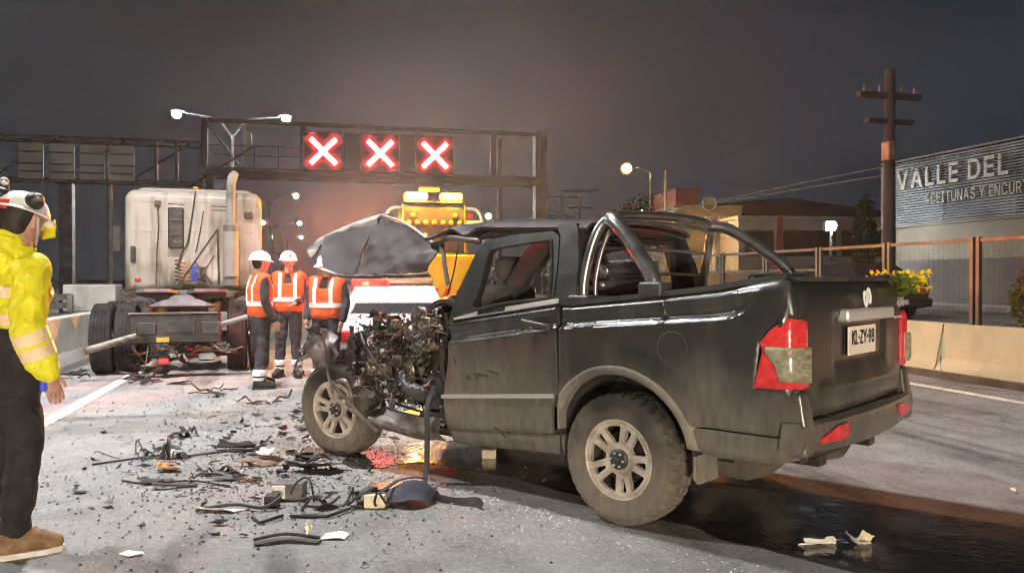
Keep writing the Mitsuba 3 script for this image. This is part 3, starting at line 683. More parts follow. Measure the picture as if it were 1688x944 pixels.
def crease(x): return np.interp(x, [-1.1, -0.72, -0.61, 0.46, 1.44], [1.235, 1.215, 1.195, 1.108, 0.965])
def rail(x): return np.interp(x, [-1.05, -0.95, -0.61, -0.2, 0.35, 0.46, 1.40], [1.418, 1.412, 1.356, 1.31, 1.255, 1.262, 1.13])
def side_y(x, z):
    zc, zr = crease(x), rail(x)
    y = 0.893 + 0.027 * np.clip((z - 0.32) / 0.35, 0, 1) ** 0.6
    y = y + 0.008 * np.clip((z - 0.65) / 0.3, 0, 1)
    s = np.clip((z - (zc - 0.012)) / 0.034, 0, 1); s = s * s * (3 - 2 * s)
    ledge = 0.040 * np.clip((x + 0.86) / 0.16, 0, 1)
    y = y - ledge * s
    t = np.clip((z - (zr - 0.075)) / 0.075, 0, 1)
    y = y + 0.018 * np.clip((z - zc - 0.05) / 0.06, 0, 1) * ledge / 0.04 - 0.055 * t ** 2.2
    y = y - 0.30 * np.clip(-x - 0.80, 0, 1) ** 2          # tucks in towards the tail
    return y

# wheel arch opening, as seen from the side
AX = np.array([(0.425, 0.30), (0.425, 0.56), (0.395, 0.655), (0.30, 0.775), (0.17, 0.845), (0.03, 0.872), (-0.11, 0.858), (-0.27, 0.79), (-0.39, 0.68), (-0.455, 0.55), (-0.475, 0.40)])
arch_c = curve(AX, 6)
def arch_poly(off=0.0):
    p = Polygon(np.vstack([arch_c, [(-0.475, 0.1), (0.425, 0.1)]])).buffer(0)
    return p.buffer(off, join_style=1) if off else p

# bed side
top = [(x, float(rail(x))) for x in np.linspace(0.425, -0.95, 18)]
bed = poly([(0.425, 0.50)] + top + [(-1.00, 1.385), (-1.03, 1.20), (-1.045, 1.02), (-1.05, 0.80), (-1.02, 0.625), (-0.47, 0.625), (-0.47, 0.50)]).difference(arch_poly(0.0))
tl_out = poly([(-0.862, 1.085), (-0.835, 0.858), (-1.10, 0.872), (-1.10, 1.21), (-1.0, 1.205), (-0.93, 1.17), (-0.885, 1.125)])
bed = bed.difference(tl_out.buffer(0.004))
def sculpt(x, z):
    y = side_y(x, z)
    d = np.abs((z - 1.195) - (x + 0.715) * -0.68)           # the slanting crease before the tail
    return y + 0.014 * np.exp(-(d / 0.016) ** 2) * ((x < -0.70) & (x > -0.85)) + 0.02 * np.clip(1 - (np.hypot(x + 0.02, z - 0.42) - 0.50) / 0.10, 0, 1)
bs = to_side(panel(bed, sculpt, 0.02, 0.015, 0.010))
b_ = P('bed_side', bs, 'truck_paint', smooth=35)
P('bed_side', mir(bs), 'truck_paint', smooth=35)
flare = arch_poly(0.062).difference(arch_poly(-0.012)).intersection(shapely.box(-0.60, 0.50, 0.428, 1.2))
P('wheel_arch_trim', to_side(panel(flare, lambda x, z: side_y(x, z) + 0.034 - 0.02 * np.clip((np.hypot(x + 0.02, z - 0.40) - 0.49) / 0.06, 0, 1), 0.09, 0.03, 0.022)), 'dirty_plastic', smooth=40)
liner = []
for x0, z0 in arch_c: liner.append((x0, z0))
ln = np.array(liner); vv = np.vstack([np.c_[ln[:, 0], np.full(len(ln), 0.90), ln[:, 1] + 0.0], np.c_[ln[:, 0], np.full(len(ln), 0.45), ln[:, 1]]]); n_ = len(ln)
P('wheel_housing', trimesh.Trimesh(vv, np.array([f for i in range(n_ - 1) for f in ([i, i + 1, i + 1 + n_], [i, i + 1 + n_, i + n_])]), process=False), 'black_plastic')
P('wheel_housing', box(-0.47, 0.42, 0.42, 0.45, 0.35, 0.88), 'black_plastic')
# fuel flap
ff = disc((-0.365, 0.930, 1.03), 0.082, (0, 1, 0), 0.012, 36)
P('fuel_flap', ff, 'truck_paint')
P('flap_ring', xf(lathe([(0.084, -0.002), (0.095, 0.0), (0.095, 0.004), (0.084, 0.006)], 36), np.array([[1, 0, 0, -0.365], [0, 1, 0, 0.926], [0, 0, 1, 1.03], [0, 0, 0, 1.0]])), 'black_plastic')
# rail cap on the bed sides, floor, front wall
cap = [(x, 0.845 - 0.30 * max(0, -x - 0.8) ** 2, float(rail(x)) + 0.002) for x in np.linspace(0.40, -0.97, 24)]
rc = tube(cap, 0, flat=(0.085, 0.028, (0, 0, 1)))
P('rail_cap', rc, 'black_plastic'); P('rail_cap', mir(rc), 'black_plastic')
P('bed_floor', box(-0.98, 0.36, -0.68, 0.85, 0.86, 0.90), 'black_plastic')
P('bed_front_wall', box(0.33, 0.37, -0.66, 0.86, 0.86, 1.23), 'truck_paint_clean')
P('bed_liner', box(-0.98, 0.33, 0.80, 0.815, 0.90, 1.30), 'black_plastic'); P('bed_liner', box(-0.98, 0.33, -0.62, -0.605, 0.90, 1.30), 'black_plastic')

# tailgate: a convex panel
def rear_c(y, z): return 1.035 + 0.045 * (1 - ((y - YC) / 0.83) ** 2) - 0.06 * np.clip((z - 1.25) / 0.15, 0, 1) ** 2 + 0.012 * np.clip((0.95 - z) / 0.2, 0, 1)
tg = poly([(-0.63, 0.725), (0.745, 0.715), (0.80, 0.80), (0.845, 1.0), (0.85, 1.20), (0.83, 1.36), (0.80, 1.395), (-0.60, 1.385), (-0.64, 1.35), (-0.665, 1.2), (-0.66, 0.9)])
def tail_fn(y, z):
    c = rear_c(y, z)
    a = np.clip((0.40 - np.abs(y - 0.11)) / 0.04, 0, 1) * np.clip((1.215 - z) / 0.03, 0, 1) * np.clip((z - 0.905) / 0.05, 0, 1)   # number plate recess
    lip = 0.014 * np.exp(-((z - 0.84) / 0.025) ** 2) * np.clip((0.62 - np.abs(y - 0.1)) / 0.1, 0, 1)
    return c - 0.022 * a + lip
tgp = P('tailgate', to_rear(panel(tg, tail_fn, 0.03, 0.03, 0.012)), 'truck_paint', smooth=35)
P('tailgate_cap', tube([(-1.0 - 0.045 * (1 - ((y - YC) / 0.83) ** 2), y, 1.40) for y in np.linspace(-0.62, 0.83, 14)], 0, flat=(0.075, 0.022, (0, 0, 1))), 'black_plastic')
P('handle_trim', rbox(-1.12, -1.045, -0.30, 0.43, 1.175, 1.245, 0.022), 'chrome', parent=tgp, smooth=40)
pl = P('number_plate', rbox(-1.082, -1.070, -0.085, 0.325, 0.992, 1.148, 0.005), 'plate_white', parent=tgp, smooth=40)
MT = np.eye(4); MT[:3, 0] = (0, -1, 0); MT[:3, 1] = (0, 0, 1); MT[:3, 2] = (-1, 0, 0)
def rear_text(s, h, y, z, x, wide, bsdf, nm):
    m = meshkit.text_mesh(s, h, 0.003, bold=True); m.vertices[:, 0] *= wide / (m.bounds[1][0] - m.bounds[0][0])
    A = MT.copy(); A[:3, 3] = (x, y, z)
    m = xf(m, A); return P(nm, m, bsdf, parent=tgp)
rear_text('KL·ZY·98', 0.072, 0.296, 1.050, -1.0825, 0.345, 'plate_ink', 'plate_lettering')
# winged emblem: two leaning loops
for s in (-1, 1):
    c = [(-1.102, 0.115 + s * 0.028 + s * 0.026 * math.cos(t) * 0.8 + 0.015 * math.sin(t), 1.300 + 0.042 * math.sin(t) - s * 0.008) for t in np.linspace(0, 2 * np.pi, 18)]
    P('emblem', tube(c, 0.006, 6), 'reflector', parent=tgp, smooth=True)
rear_text('4X4', 0.055, -0.475, 1.235, -1.074, 0.13, 'chrome', 'badge')
P('badge_bar', rbox(-1.07, -1.055, -0.60, -0.47, 1.165, 1.18, 0.004), 'chrome', parent=tgp)
# corner posts beside the tailgate
for s in (1, -1):
    m = to_rear(panel(poly([(0.752, 0.72), (0.87, 0.70), (0.925, 0.85), (0.935, 1.2), (0.875, 1.40), (0.815, 1.40), (0.84, 1.36), (0.86, 1.2), (0.855, 1.0), (0.81, 0.80)]),
                      lambda y, z: rear_c(np.minimum(y, 0.86), z) - 5.5 * np.clip(y - 0.85, 0, 1) ** 2 - 0.012, 0.03, 0.025, 0.008))
    P('corner_post', m if s > 0 else mir(m), 'truck_paint', smooth=40)

# tail lights, wrapping the corner
def lamp_shape(pts, bsdf, up, nm, parent):
    """Side outline continued round the corner onto the tail; up lifts the lens from the body."""
    pg = poly(pts)
    m = extrude(pg, 0.02, 0.009).to_mesh()
    v = np.array(m.vert_properties[:, :3], float); f = np.array(m.tri_verts)
    s, z, c = v[:, 0], v[:, 1], v[:, 2]                    # s runs along the skin: 0 at the corner edge, + forwards on the side, - across the tail
    a = np.clip(s / 0.05, -1, 1)
    ang = (a + 1) * math.pi / 4                            # 0 facing back, 90 deg facing left
    x = np.where(s > 0.05, -1.015 + s - 0.05 + 0.032, np.where(s < -0.05, -1.047, -1.015 + 0.032 - 0.032 * np.cos(ang)))
    y = np.where(s > 0.05, 0.912, np.where(s < -0.05, 0.912 - 0.032 + (s + 0.05), 0.88 + 0.032 * np.sin(ang))); x = np.where(s < -0.05, -1.047 + 0.0 * s, x)
    nx, ny = -np.cos(ang), np.sin(ang)
    d = shapely.distance(shapely.points(v[:, :2]), pg.boundary)
    out = (up + 0.016 * np.clip(d / 0.05, 0, 1) ** 0.5 + c - 0.02)
    v2 = np.stack([x + nx * out, y + ny * out, z], 1)
    t = trimesh.Trimesh(v2, f, process=False); t.fix_normals()
    return t
tl = 'tail_light'
red = [(0.175, 1.085), (0.16, 1.045), (0.205, 0.858), (-0.125, 0.868), (-0.105, 1.195), (0.0, 1.212), (0.06, 1.195), (0.125, 1.145)]
clear = [(0.135, 1.068), (0.128, 1.03), (0.085, 0.985), (0.058, 0.905), (-0.085, 0.895), (-0.085, 1.072)]
rm = lamp_shape(list(np.asarray(poly(red).difference(poly(clear).buffer(-0.006)).exterior.coords)[:-1]) if False else red, None, 0.012, '', None); cm = lamp_shape(clear, None, 0.042, '', None)
for k in range(2):
    g_ = (lambda m: m) if k == 0 else mir
    t_ = P('tail_light', g_(rm), 'red_lens', smooth=40)
    P('clear_lens', g_(cm), 'clear_lens', parent=t_, smooth=40)
    P('lens_rib', g_(lamp_shape([(-0.080, 0.985), (0.082, 0.985), (0.086, 0.991), (-0.080, 0.991)], None, 0.046, '', None)), 'clear_lens', parent=t_)

# rear bumper with step, side wings and reflectors
by = np.linspace(-0.74, 0.94, 25)
def bump_section(y):
    b = 1.085 + 0.055 * (1 - ((y - YC) / 0.84) ** 2)
    zb = 0.52 + 0.03 * ((y - YC) / 0.84) ** 2
    return [(-b + 0.10, 0.70), (-b + 0.02, 0.708), (-b, 0.69), (-b - 0.012, 0.62), (-b + 0.01, zb + 0.015), (-b + 0.05, zb), (-b + 0.12, zb + 0.01)]
rows = np.array([[(x, y, z) for x, z in bump_section(y)] for y in by])
k_ = rows.shape[1]; vv = rows.reshape(-1, 3); ff_ = []
for i in range(len(by) - 1):
    for j in range(k_):
        a, b = i * k_ + j, i * k_ + (j + 1) % k_
        ff_ += [[a, b, b + k_], [a, b + k_, a + k_]]
for j in range(1, k_ - 1): ff_ += [[0, j + 1, j], [(len(by) - 1) * k_, (len(by) - 1) * k_ + j, (len(by) - 1) * k_ + j + 1]]
bm = trimesh.Trimesh(vv, np.array(ff_), process=False); bm.fix_normals()
bp = P('rear_bumper', bm, 'truck_paint', smooth=30)
P('step_pad', box(-1.115, -1.03, -0.50, 0.62, 0.709, 0.716), 'black_plastic', parent=bp)
wing = panel(poly([(-0.475, 0.618), (-1.02, 0.618), (-1.06, 0.60), (-1.085, 0.56), (-1.04, 0.52), (-0.95, 0.49), (-0.62, 0.475), (-0.475, 0.50)]), lambda x, z: side_y(x, z) + 0.012 - 0.25 * np.clip(-x - 0.98, 0, 1) - 0.08 * np.clip(0.53 - z, 0, 1), 0.03, 0.03, 0.014)
P('bumper_wing', to_side(wing), 'truck_paint', smooth=40); P('bumper_wing', mir(to_side(wing)), 'truck_paint', smooth=40)
cr = [(-1.045, 0.90, 0.85), (-1.06, 0.905, 0.80), (-1.10, 0.905, 0.74), (-1.105, 0.905, 0.66), (-1.09, 0.90, 0.56)]
P('bumper_corner', MF.hull_points(np.vstack([rbox(-1.10, -0.99, 0.80, 0.918, 0.535, 0.70, 0.03).vertices, rbox(-1.07, -0.99, 0.82, 0.915, 0.70, 0.855, 0.025).vertices])), 'truck_paint', parent=bp, smooth=40)
P('bumper_corner', mir(xf(MF.hull_points(np.vstack([rbox(-1.10, -0.99, 0.80, 0.918, 0.535, 0.70, 0.03).vertices, rbox(-1.07, -0.99, 0.82, 0.915, 0.70, 0.855, 0.025).vertices])))), 'truck_paint', parent=bp, smooth=40)
rf = MF.hull_points(V(*[]).reshape(0, 3)) if False else None
refl = xf(extrude(poly([(0.80, 0.60), (0.79, 0.625), (0.62, 0.665), (0.50, 0.672), (0.50, 0.61), (0.56, 0.592)]), 0.02, 0.03)); 
vv = refl.vertices.copy(); refl.vertices = np.stack([-(1.088 + 0.055 * (1 - ((vv[:, 0] - YC) / 0.84) ** 2)) - 0.008 - vv[:, 2] * 0.4 + 0.0, vv[:, 0], vv[:, 1]], 1); refl.fix_normals()
P('reflector', refl, 'red_lens', parent=bp, smooth=30); P('reflector', mir(refl), 'red_lens', parent=bp, smooth=30)
P('tow_bar', cyl(V(-0.98, -0.5, 0.50), V(-0.98, 0.7, 0.50), 0.035), 'oily_metal')
# mud flaps
def flap(y0, y1):
    m = extrude(poly([(y0, 0.31), (y1 - 0.03, 0.31), (y1, 0.34), (y1 - 0.01, 0.46), (y0 + 0.01, 0.47), (y0, 0.44)]), 0.014)
    m = xf(m); v = m.vertices; m.vertices = np.stack([-0.475 - v[:, 2] - 0.10 * (0.47 - v[:, 1]) ** 2 * 4, v[:, 0], v[:, 1]], 1); m.fix_normals(); return m
P('mud_flap', flap(0.665, 0.905), 'dirty_plastic'); P('mud_flap', flap(-0.70, -0.46), 'dirty_plastic')
# underbody
P('chassis_rail', box(-1.0, 2.5, 0.42, 0.52, 0.42, 0.55), 'oily_metal'); P('chassis_rail', box(-1.0, 2.5, -0.32, -0.22, 0.42, 0.55), 'oily_metal')
P('rear_axle', cyl(V(0, -0.62, 0.38), V(0, 0.80, 0.38), 0.05), 'oily_metal'); P('differential', trimesh.creation.icosphere(2, 0.15).apply_translation((0, 0.1, 0.38)), 'oily_metal', smooth=True)
P('fuel_tank', rbox(0.45, 1.25, -0.15, 0.40, 0.30, 0.52, 0.05), 'black_plastic', smooth=40)
P('spare_wheel', lathe([(0.20, -0.08), (0.34, -0.10), (0.37, -0.05), (0.37, 0.05), (0.34, 0.10), (0.20, 0.08)], 40, M=np.array([[1, 0, 0, -0.62], [0, 0, -1, 0.10], [0, 1, 0, 0.50], [0, 0, 0, 1.0]])), 'rubber', smooth=40)

# wheels
def tread(ang, row):
    out = np.zeros((len(row), len(ang)))
    for i, r in enumerate(row):
        if r in TREAD_ROWS:
            ph = ang * 34 + TREAD_ROWS[r]
            out[i] = np.where(np.mod(ph, 2 * np.pi) < 1.9, -0.011, 0.0)
    return out
tp = [(0.222, 0.098), (0.235, 0.108), (0.262, 0.116), (0.300, 0.122), (0.322, 0.121), (0.324, 0.124), (0.338, 0.120), (0.352, 0.112), (0.364, 0.104), (0.372, 0.092), (0.376, 0.070), (0.366, 0.066), (0.366, 0.060), (0.377, 0.056),
      (0.378, 0.020), (0.367, 0.016), (0.367, 0.010), (0.378, 0.006)]
tp = tp + [(r, -y) for r, y in tp[::-1]]
TREAD_ROWS = {8: 0.0, 9: 0.0, 10: 0.2, 13: 1.6, 14: 2.0, 17: 3.2, 18: 3.2, 21: 2.0, 22: 1.6, 25: 0.2, 26: 0.0, 27: 0.0}
tyre_m = lathe(tp, 408, mod=tread)
tyre_m.invert() if tyre_m.volume < 0 else None
# face: five twin spokes
face = Point(0, 0).buffer(0.214, 48)
def sector(r0, r1, h0, h1, a):
    q = Polygon([(r0, -h0), (r1 * 0.96, -h1), (r1, 0), (r1 * 0.96, h1), (r0, h0)]).buffer(-0.008, join_style=1).buffer(0.008, join_style=1)
    return affinity.rotate(q, a, origin=(0, 0))
for k in range(5):
    face = face.difference(sector(0.094, 0.192, 0.016, 0.062, 90 + 72 * k))
    face = face.difference(sector(0.105, 0.188, 0.006, 0.021, 90 + 36 + 72 * k))
fm = extrude(face, 0.030, 0.014).to_mesh()
v = np.array(fm.vert_properties[:, :3], float); r = np.hypot(v[:, 0], v[:, 1])
v[:, 2] += 0.052 + 0.022 * np.clip(r / 0.21, 0, 1) ** 2 - 0.010 * np.clip(1 - np.abs(r - 0.075) / 0.03, 0, 1)
face_m = trimesh.Trimesh(np.stack([v[:, 0], v[:, 2], v[:, 1]], 1), np.array(fm.tri_verts), process=False); face_m.invert()
lip = lathe([(0.206, 0.070), (0.212, 0.098), (0.220, 0.106), (0.229, 0.106), (0.233, 0.098), (0.225, 0.080), (0.212, 0.060)], 64)
barrel = lathe([(0.214, 0.085), (0.200, 0.04), (0.196, -0.06), (0.214, -0.10), (0.06, -0.06)], 48)
hub = lathe([(0.058, 0.065), (0.058, 0.096), (0.050, 0.104), (0.024, 0.104), (0.020, 0.124), (0.014, 0.128), (0.0005, 0.128)], 32)
drum = lathe([(0.15, 0.0), (0.15, 0.03), (0.0005, 0.03)], 32)
nuts = cat([cyl(V(0.040 * math.cos(a), 0.098, 0.040 * math.sin(a)), V(0.040 * math.cos(a), 0.116, 0.040 * math.sin(a)), 0.007, 0.006, 6) for a in np.arange(6) * math.pi / 3 + 0.3])
def wheel(M, name='wheel'):
    A = CAR @ M
    k = part(pk, name, tyre_m, 'rubber', smooth=35, M=A)
    rim = part(k, 'rim', face_m, 'alloy', smooth=35, M=A)
    part(k, 'rim_lip', lip, 'alloy', smooth=40, M=A); part(k, 'barrel', barrel, 'dark_steel', smooth=40, M=A); part(k, 'hub_cap', hub, 'black_plastic', smooth=40, M=A)
    part(k, 'drum', drum, 'oily_metal', M=A); part(k, 'wheel_nut', nuts, 'chrome', M=A)
def wm(x, y, z, steer=0.0, camber=0.0, spin=0.0, flip=False):
    M = np.eye(4); cs, sn = math.cos(steer), math.sin(steer)
    Rz = np.array([[cs, -sn, 0], [sn, cs, 0], [0, 0, 1]]); cc, sc = math.cos(camber), math.sin(camber)
    Rx = np.array([[1, 0, 0], [0, cc, -sc], [0, sc, cc]]); ca, sa = math.cos(spin), math.sin(spin)
    Ry = np.array([[ca, 0, sa], [0, 1, 0], [-sa, 0, ca]])
    R = Rz @ Rx @ Ry
    if flip: R = R @ np.diag([-1, -1, 1.0])
    M[:3, :3] = R; M[:3, 3] = (x, y, z); return M
wheel(wm(0.0, 0.808, 0.375, spin=0.22)); wheel(wm(0.0, -0.61, 0.375, flip=True))
wheel(wm(2.74, 0.80, 0.372, steer=0.17, camber=-0.06, spin=0.75)); wheel(wm(2.62, -0.60, 0.372, steer=0.1, flip=True))

# door
dp = poly([(0.437, 0.625), (0.437, 0.90), (0.452, 1.262), (0.8, 1.21), (1.36, 1.132), (1.425, 1.10), (1.435, 0.96), (1.448, 0.70), (1.440, 0.372), (0.437, 0.462)])
dp = dp.difference(arch_poly(0.064))
def door_fn(x, z):
    y = side_y(x, z)
    dent = -0.030 * np.exp(-((x - 1.43) / 0.12) ** 2) * (0.6 + 0.8 * np.sin(z * 9)) - 0.012 * np.exp(-(((x - 1.15) / 0.12) ** 2 + ((z - 0.72) / 0.06) ** 2)) - 0.010 * np.exp(-(((x - 0.85) / 0.10) ** 2 + ((z - 0.55) / 0.05) ** 2))
    wob = 0.006 * (meshkit.fbm(np.stack([x * 4, z * 4, x * 0], -1), 3) - 0.5) * np.clip((x - 0.7) / 0.6, 0, 1)
    cup = -0.028 * np.clip(1 - np.hypot((x - 0.58) / 0.085, (z - 1.118) / 0.042) ** 2, 0, 1)
    return y + dent + wob + cup
door = P('rear_door', to_side(panel(dp, door_fn, 0.035, 0.015, 0.010)), 'truck_paint', smooth=35)
P('trim_strip', tube([(x, float(side_y(np.array(x), np.array(z))) + 0.010, z) for x, z in [(1.445, 0.598), (1.1, 0.632), (0.8, 0.662), (0.455, 0.695)]], 0, flat=(0.026, 0.016, (0, 1, 0))), 'trim_strip', parent=door)
P('handle', tube(curve([(0.475, 0.925, 1.108), (0.50, 0.952, 1.118), (0.60, 0.957, 1.132), (0.685, 0.948, 1.142), (0.70, 0.925, 1.144)], 5), 0.013, 8), 'black_plastic', parent=door, smooth=True)
P('belt_moulding', tube([(0.45, 0.885, 1.268), (0.8, 0.886, 1.218), (1.36, 0.888, 1.138)], 0, flat=(0.03, 0.02, (0, 1, 0.3))), 'trim_strip', parent=door)
rs = np.random.default_rng(5)
for x, z, dx, dz in ((1.13, 0.76, 0.018, 0.045), (1.10, 0.77, 0.03, 0.012), (1.05, 0.775, 0.05, 0.01), (1.20, 0.745, 0.012, 0.03), (1.34, 0.84, 0.015, 0.06), (0.92, 0.42, 0.05, 0.05), (0.96, 0.80, 0.05, 0.012)):
    y = float(door_fn(np.array([x]), np.array([z]))[0]) + 0.0015
    P('scrape', tube([(x - dx, y, z - dz * 0.6), (x, y + 0.001, z), (x + dx, y, z + dz * 0.5)], 0, flat=(0.008, 0.002, (0, 1, 0))), 'black_plastic', parent=door)
# rocker panel under the door
sp = poly([(0.412, 0.458), (1.44, 0.368), (1.40, 0.285), (1.33, 0.275), (0.42, 0.335)])
P('sill', to_side(panel(sp, lambda x, z: side_y(x, z) - 0.01 - 0.10 * np.clip(0.40 - z - (x - 1.4) * 0.05, 0, 1), 0.06, 0.04, 0.015)), 'truck_paint', smooth=40)

# cab: pillars, roof, glazing
def ct(x, z, off=0.0):
    """a point on the left cab side plane (tumblehome) at x, z"""
    return V(x, 0.90 - 0.33 * max(0, z - 1.2) + off, z)
def band(o, i, th=0.05):
    """A frame between two matching outlines on the cab side, th deep."""
    o, i = [np.array([ct(*q) for q in s]) for s in (o, i)]
    k = len(o); inn = V(0, -th, 0)
    v = np.vstack([o, i, o + inn, i + inn]); f = []
    for a in range(k):
        b = (a + 1) % k
        for q in ((a, b, k + b, k + a), (2 * k + a, 3 * k + a, 3 * k + b, 2 * k + b), (a, 2 * k + a, 2 * k + b, b), (k + a, k + b, 3 * k + b, 3 * k + a)):
            f += [[q[0], q[1], q[2]], [q[0], q[2], q[3]]]
    m = trimesh.Trimesh(v, np.array(f), process=False); m.fix_normals(); return m
outer = [(0.50, 1.25), (0.52, 1.45), (0.56, 1.67), (0.62, 1.705), (1.00, 1.690), (1.20, 1.660), (1.245, 1.635), (1.36, 1.30), (1.40, 1.125), (0.9, 1.195)]
inner = [(0.535, 1.285), (0.565, 1.46), (0.61, 1.618), (0.65, 1.645), (0.98, 1.615), (1.10, 1.600), (1.135, 1.575), (1.15, 1.34), (1.165, 1.205), (0.9, 1.243)]
wfm = band(outer, inner)
P('window_frame', wfm, 'truck_paint', smooth=20); P('window_frame', mir(wfm), 'truck_paint', smooth=20)
cpl = band([(0.325, 1.24), (0.36, 1.5), (0.42, 1.70), (0.44, 1.735), (0.60, 1.735), (0.545, 1.67), (0.505, 1.45), (0.485, 1.25)], [(0.35, 1.27), (0.38, 1.5), (0.435, 1.68), (0.45, 1.71), (0.57, 1.71), (0.53, 1.66), (0.49, 1.45), (0.47, 1.27)], 0.14)
cpo = xf(extrude(poly([(0.325, 1.24), (0.36, 1.5), (0.415, 1.70), (0.44, 1.745), (0.60, 1.745), (0.545, 1.67), (0.505, 1.45), (0.487, 1.25)]), 0.10))
v = cpo.vertices.copy(); cpo.vertices = np.stack([v[:, 0], 0.905 - 0.33 * np.maximum(0, v[:, 1] - 1.2) - v[:, 2], v[:, 1]], 1); cpo.fix_normals()
P('cab_pillar', cpo, 'truck_paint'); P('cab_pillar', mir(cpo), 'truck_paint')
P('rubber_seal', tube(curve([ct(*q, 0.004) for q in inner] + [ct(*inner[0], 0.004)], 5), 0.010, 6), 'rubber')
# roof: a bent sheet, lifted and torn open at the front
gx, gy = np.meshgrid(np.linspace(0, 1, 34), np.linspace(-1, 1, 29), indexing='ij')
xr = 0.41 + gx * (1.25 + 0.22 * (gy > 0) * gy) - 0.05 * gy ** 2 + 0.14 * gx * (1 - gy) * 0.5
yr = YC + gy * (0.625 + 0.02 * gx)
zr = 1.735 + 0.050 * (1 - np.abs(gy) ** 2.4) + 0.035 * np.sin(np.clip(gx, 0, 1) * 2.6) - 0.040 * np.clip(gx - 0.62, 0, 1) * 2.2
zr = zr + 0.030 * np.exp(-(((gx - 0.55 - 0.25 * gy) / 0.07) ** 2)) * (gy > -0.2) - 0.05 * np.exp(-(((gx - 0.47 - 0.25 * gy) / 0.06) ** 2)) * (gy > -0.3)
zr = zr + 0.02 * (meshkit.fbm(np.stack([gx * 5, gy * 4, gx * 0], -1), 3) - 0.5) * gx * 2 - 0.02 * np.clip((np.abs(gy) - 0.93) / 0.07, 0, 1)
def sheet_mesh(x, y, z, th=0.012):
    a, b = x.shape; vt = np.stack([x, y, z], -1).reshape(-1, 3)
    f = []
    for i in range(a - 1):
        for j in range(b - 1):
            p, q = i * b + j, i * b + j + 1
            f += [[p, p + b, q + b], [p, q + b, q]]
    f = np.array(f); tm = trimesh.Trimesh(vt, f, process=False); nn = np.array(tm.vertex_normals)
    low = vt - nn * th; n0 = len(vt); F2 = np.vstack([f, f[:, ::-1] + n0])
    rim = [i * b for i in range(a)] + [(a - 1) * b + j for j in range(1, b)] + [i * b + b - 1 for i in range(a - 2, -1, -1)] + [j for j in range(b - 2, 0, -1)]
    e = []
    for i in range(len(rim)):
        p, q = rim[i], rim[(i + 1) % len(rim)]; e += [[p, p + n0, q + n0], [p, q + n0, q]]
    m = trimesh.Trimesh(np.vstack([vt, low]), np.vstack([F2, e]), process=False); m.fix_normals(); return m
P('roof', sheet_mesh(xr, yr, zr, 0.02), 'bonnet_paint', smooth=40)
P('headlining', sheet_mesh(xr * 0.97 + 0.02, YC + (yr - YC) * 0.95, zr - 0.045, 0.01), 'seat_cloth', smooth=40)
P('header_rail', tube(curve([(1.27, 0.73, 1.66), (1.50, 0.71, 1.69), (1.72, 0.68, 1.715), (1.80, 0.50, 1.735), (1.78, 0.1, 1.76), (1.60, -0.45, 1.74)], 8), 0.022, 8), 'torn_metal', smooth=True)
P('aerial', tube([(0.62, -0.1, 1.79), (0.30, -0.16, 1.885)], [0.005, 0.003], 6), 'black')
# rear window
rwf = []
wo = [(-0.44, 1.28), (-0.40, 1.66), (0.60, 1.66), (0.64, 1.28)]
P('rear_window', cat(tube([(0.44, y, z) for y, z in wo] + [(0.44, *wo[0])], 0.022, 6)), 'rubber')
P('rear_glass', cat(box(0.438, 0.441, -0.43, 0.0, 1.30, 1.64)), 'pane')
P('cab_back', box(0.42, 0.47, -0.60, 0.84, 0.9, 1.27), 'truck_paint_clean')
# seats and what is left of the interior
for y in (-0.25, 0.47):
    st = P('seat', rbox(1.15, 1.33, y - 0.23, y + 0.23, 0.75, 1.36, 0.07, M=None), 'seat_cloth', smooth=40)
    P('head_rest', rbox(1.17, 1.28, y - 0.13, y + 0.13, 1.39, 1.56, 0.05), 'seat_cloth', parent=st, smooth=40)
P('rear_bench', rbox(0.50, 0.64, -0.50, 0.72, 0.75, 1.36, 0.06), 'seat_cloth', smooth=40)
P('head_rest', rbox(0.54, 0.63, 0.30, 0.56, 1.37, 1.50, 0.04), 'seat_cloth', smooth=40)
P('door_pillar', tube(curve([(0.70, 0.66, 1.66), (0.95, 0.60, 1.48), (1.20, 0.52, 1.24)], 8), 0, flat=(0.16, 0.05, (0, 1, 0.2))), 'truck_paint_clean')
P('seat_belt', tube(curve([(0.66, 0.70, 1.62), (0.62, 0.72, 1.45), (0.66, 0.74, 1.25)], 8), 0, flat=(0.045, 0.004, (0, 1, 0))), 'black_cloth')
P('cab_floor', box(0.45, 1.75, -0.6, 0.86, 0.40, 0.46), 'black_plastic')
P('far_side', box(0.45, 1.50, -0.72, -0.66, 0.45, 1.20), 'truck_paint_clean')
P('windscreen_pillar', tube(curve([(1.62, -0.47, 1.70), (1.9, -0.55, 1.40), (2.05, -0.60, 1.15)], 8), 0, flat=(0.09, 0.05, (0, 1, 0.2))), 'truck_paint_clean')

# roll bar of stainless tube
def rb(name, pts, r, **kw): return P(name, tube(curve(pts, 8), r, 14), 'stainless', smooth=True, **kw)
hoop = [(0.33, 0.80, 1.25), (0.32, 0.795, 1.42), (0.275, 0.775, 1.62), (0.235, 0.73, 1.735), (0.20, 0.62, 1.785), (0.18, 0.40, 1.80), (0.16, 0.10, 1.808), (0.15, -0.20, 1.80), (0.16, -0.42, 1.78), (0.20, -0.52, 1.72), (0.24, -0.56, 1.60), (0.28, -0.575, 1.40), (0.29, -0.58, 1.27)]
rbk = rb('roll_bar', hoop, 0.030)
inn = [(0.28, 0.745, 1.26), (0.275, 0.74, 1.42), (0.24, 0.715, 1.60), (0.21, 0.67, 1.70), (0.19, 0.58, 1.742), (0.17, 0.1, 1.758), (0.165, -0.40, 1.735), (0.20, -0.475, 1.66), (0.235, -0.515, 1.5), (0.25, -0.53, 1.28)]
rb('inner_hoop', inn, 0.014, parent=rbk)
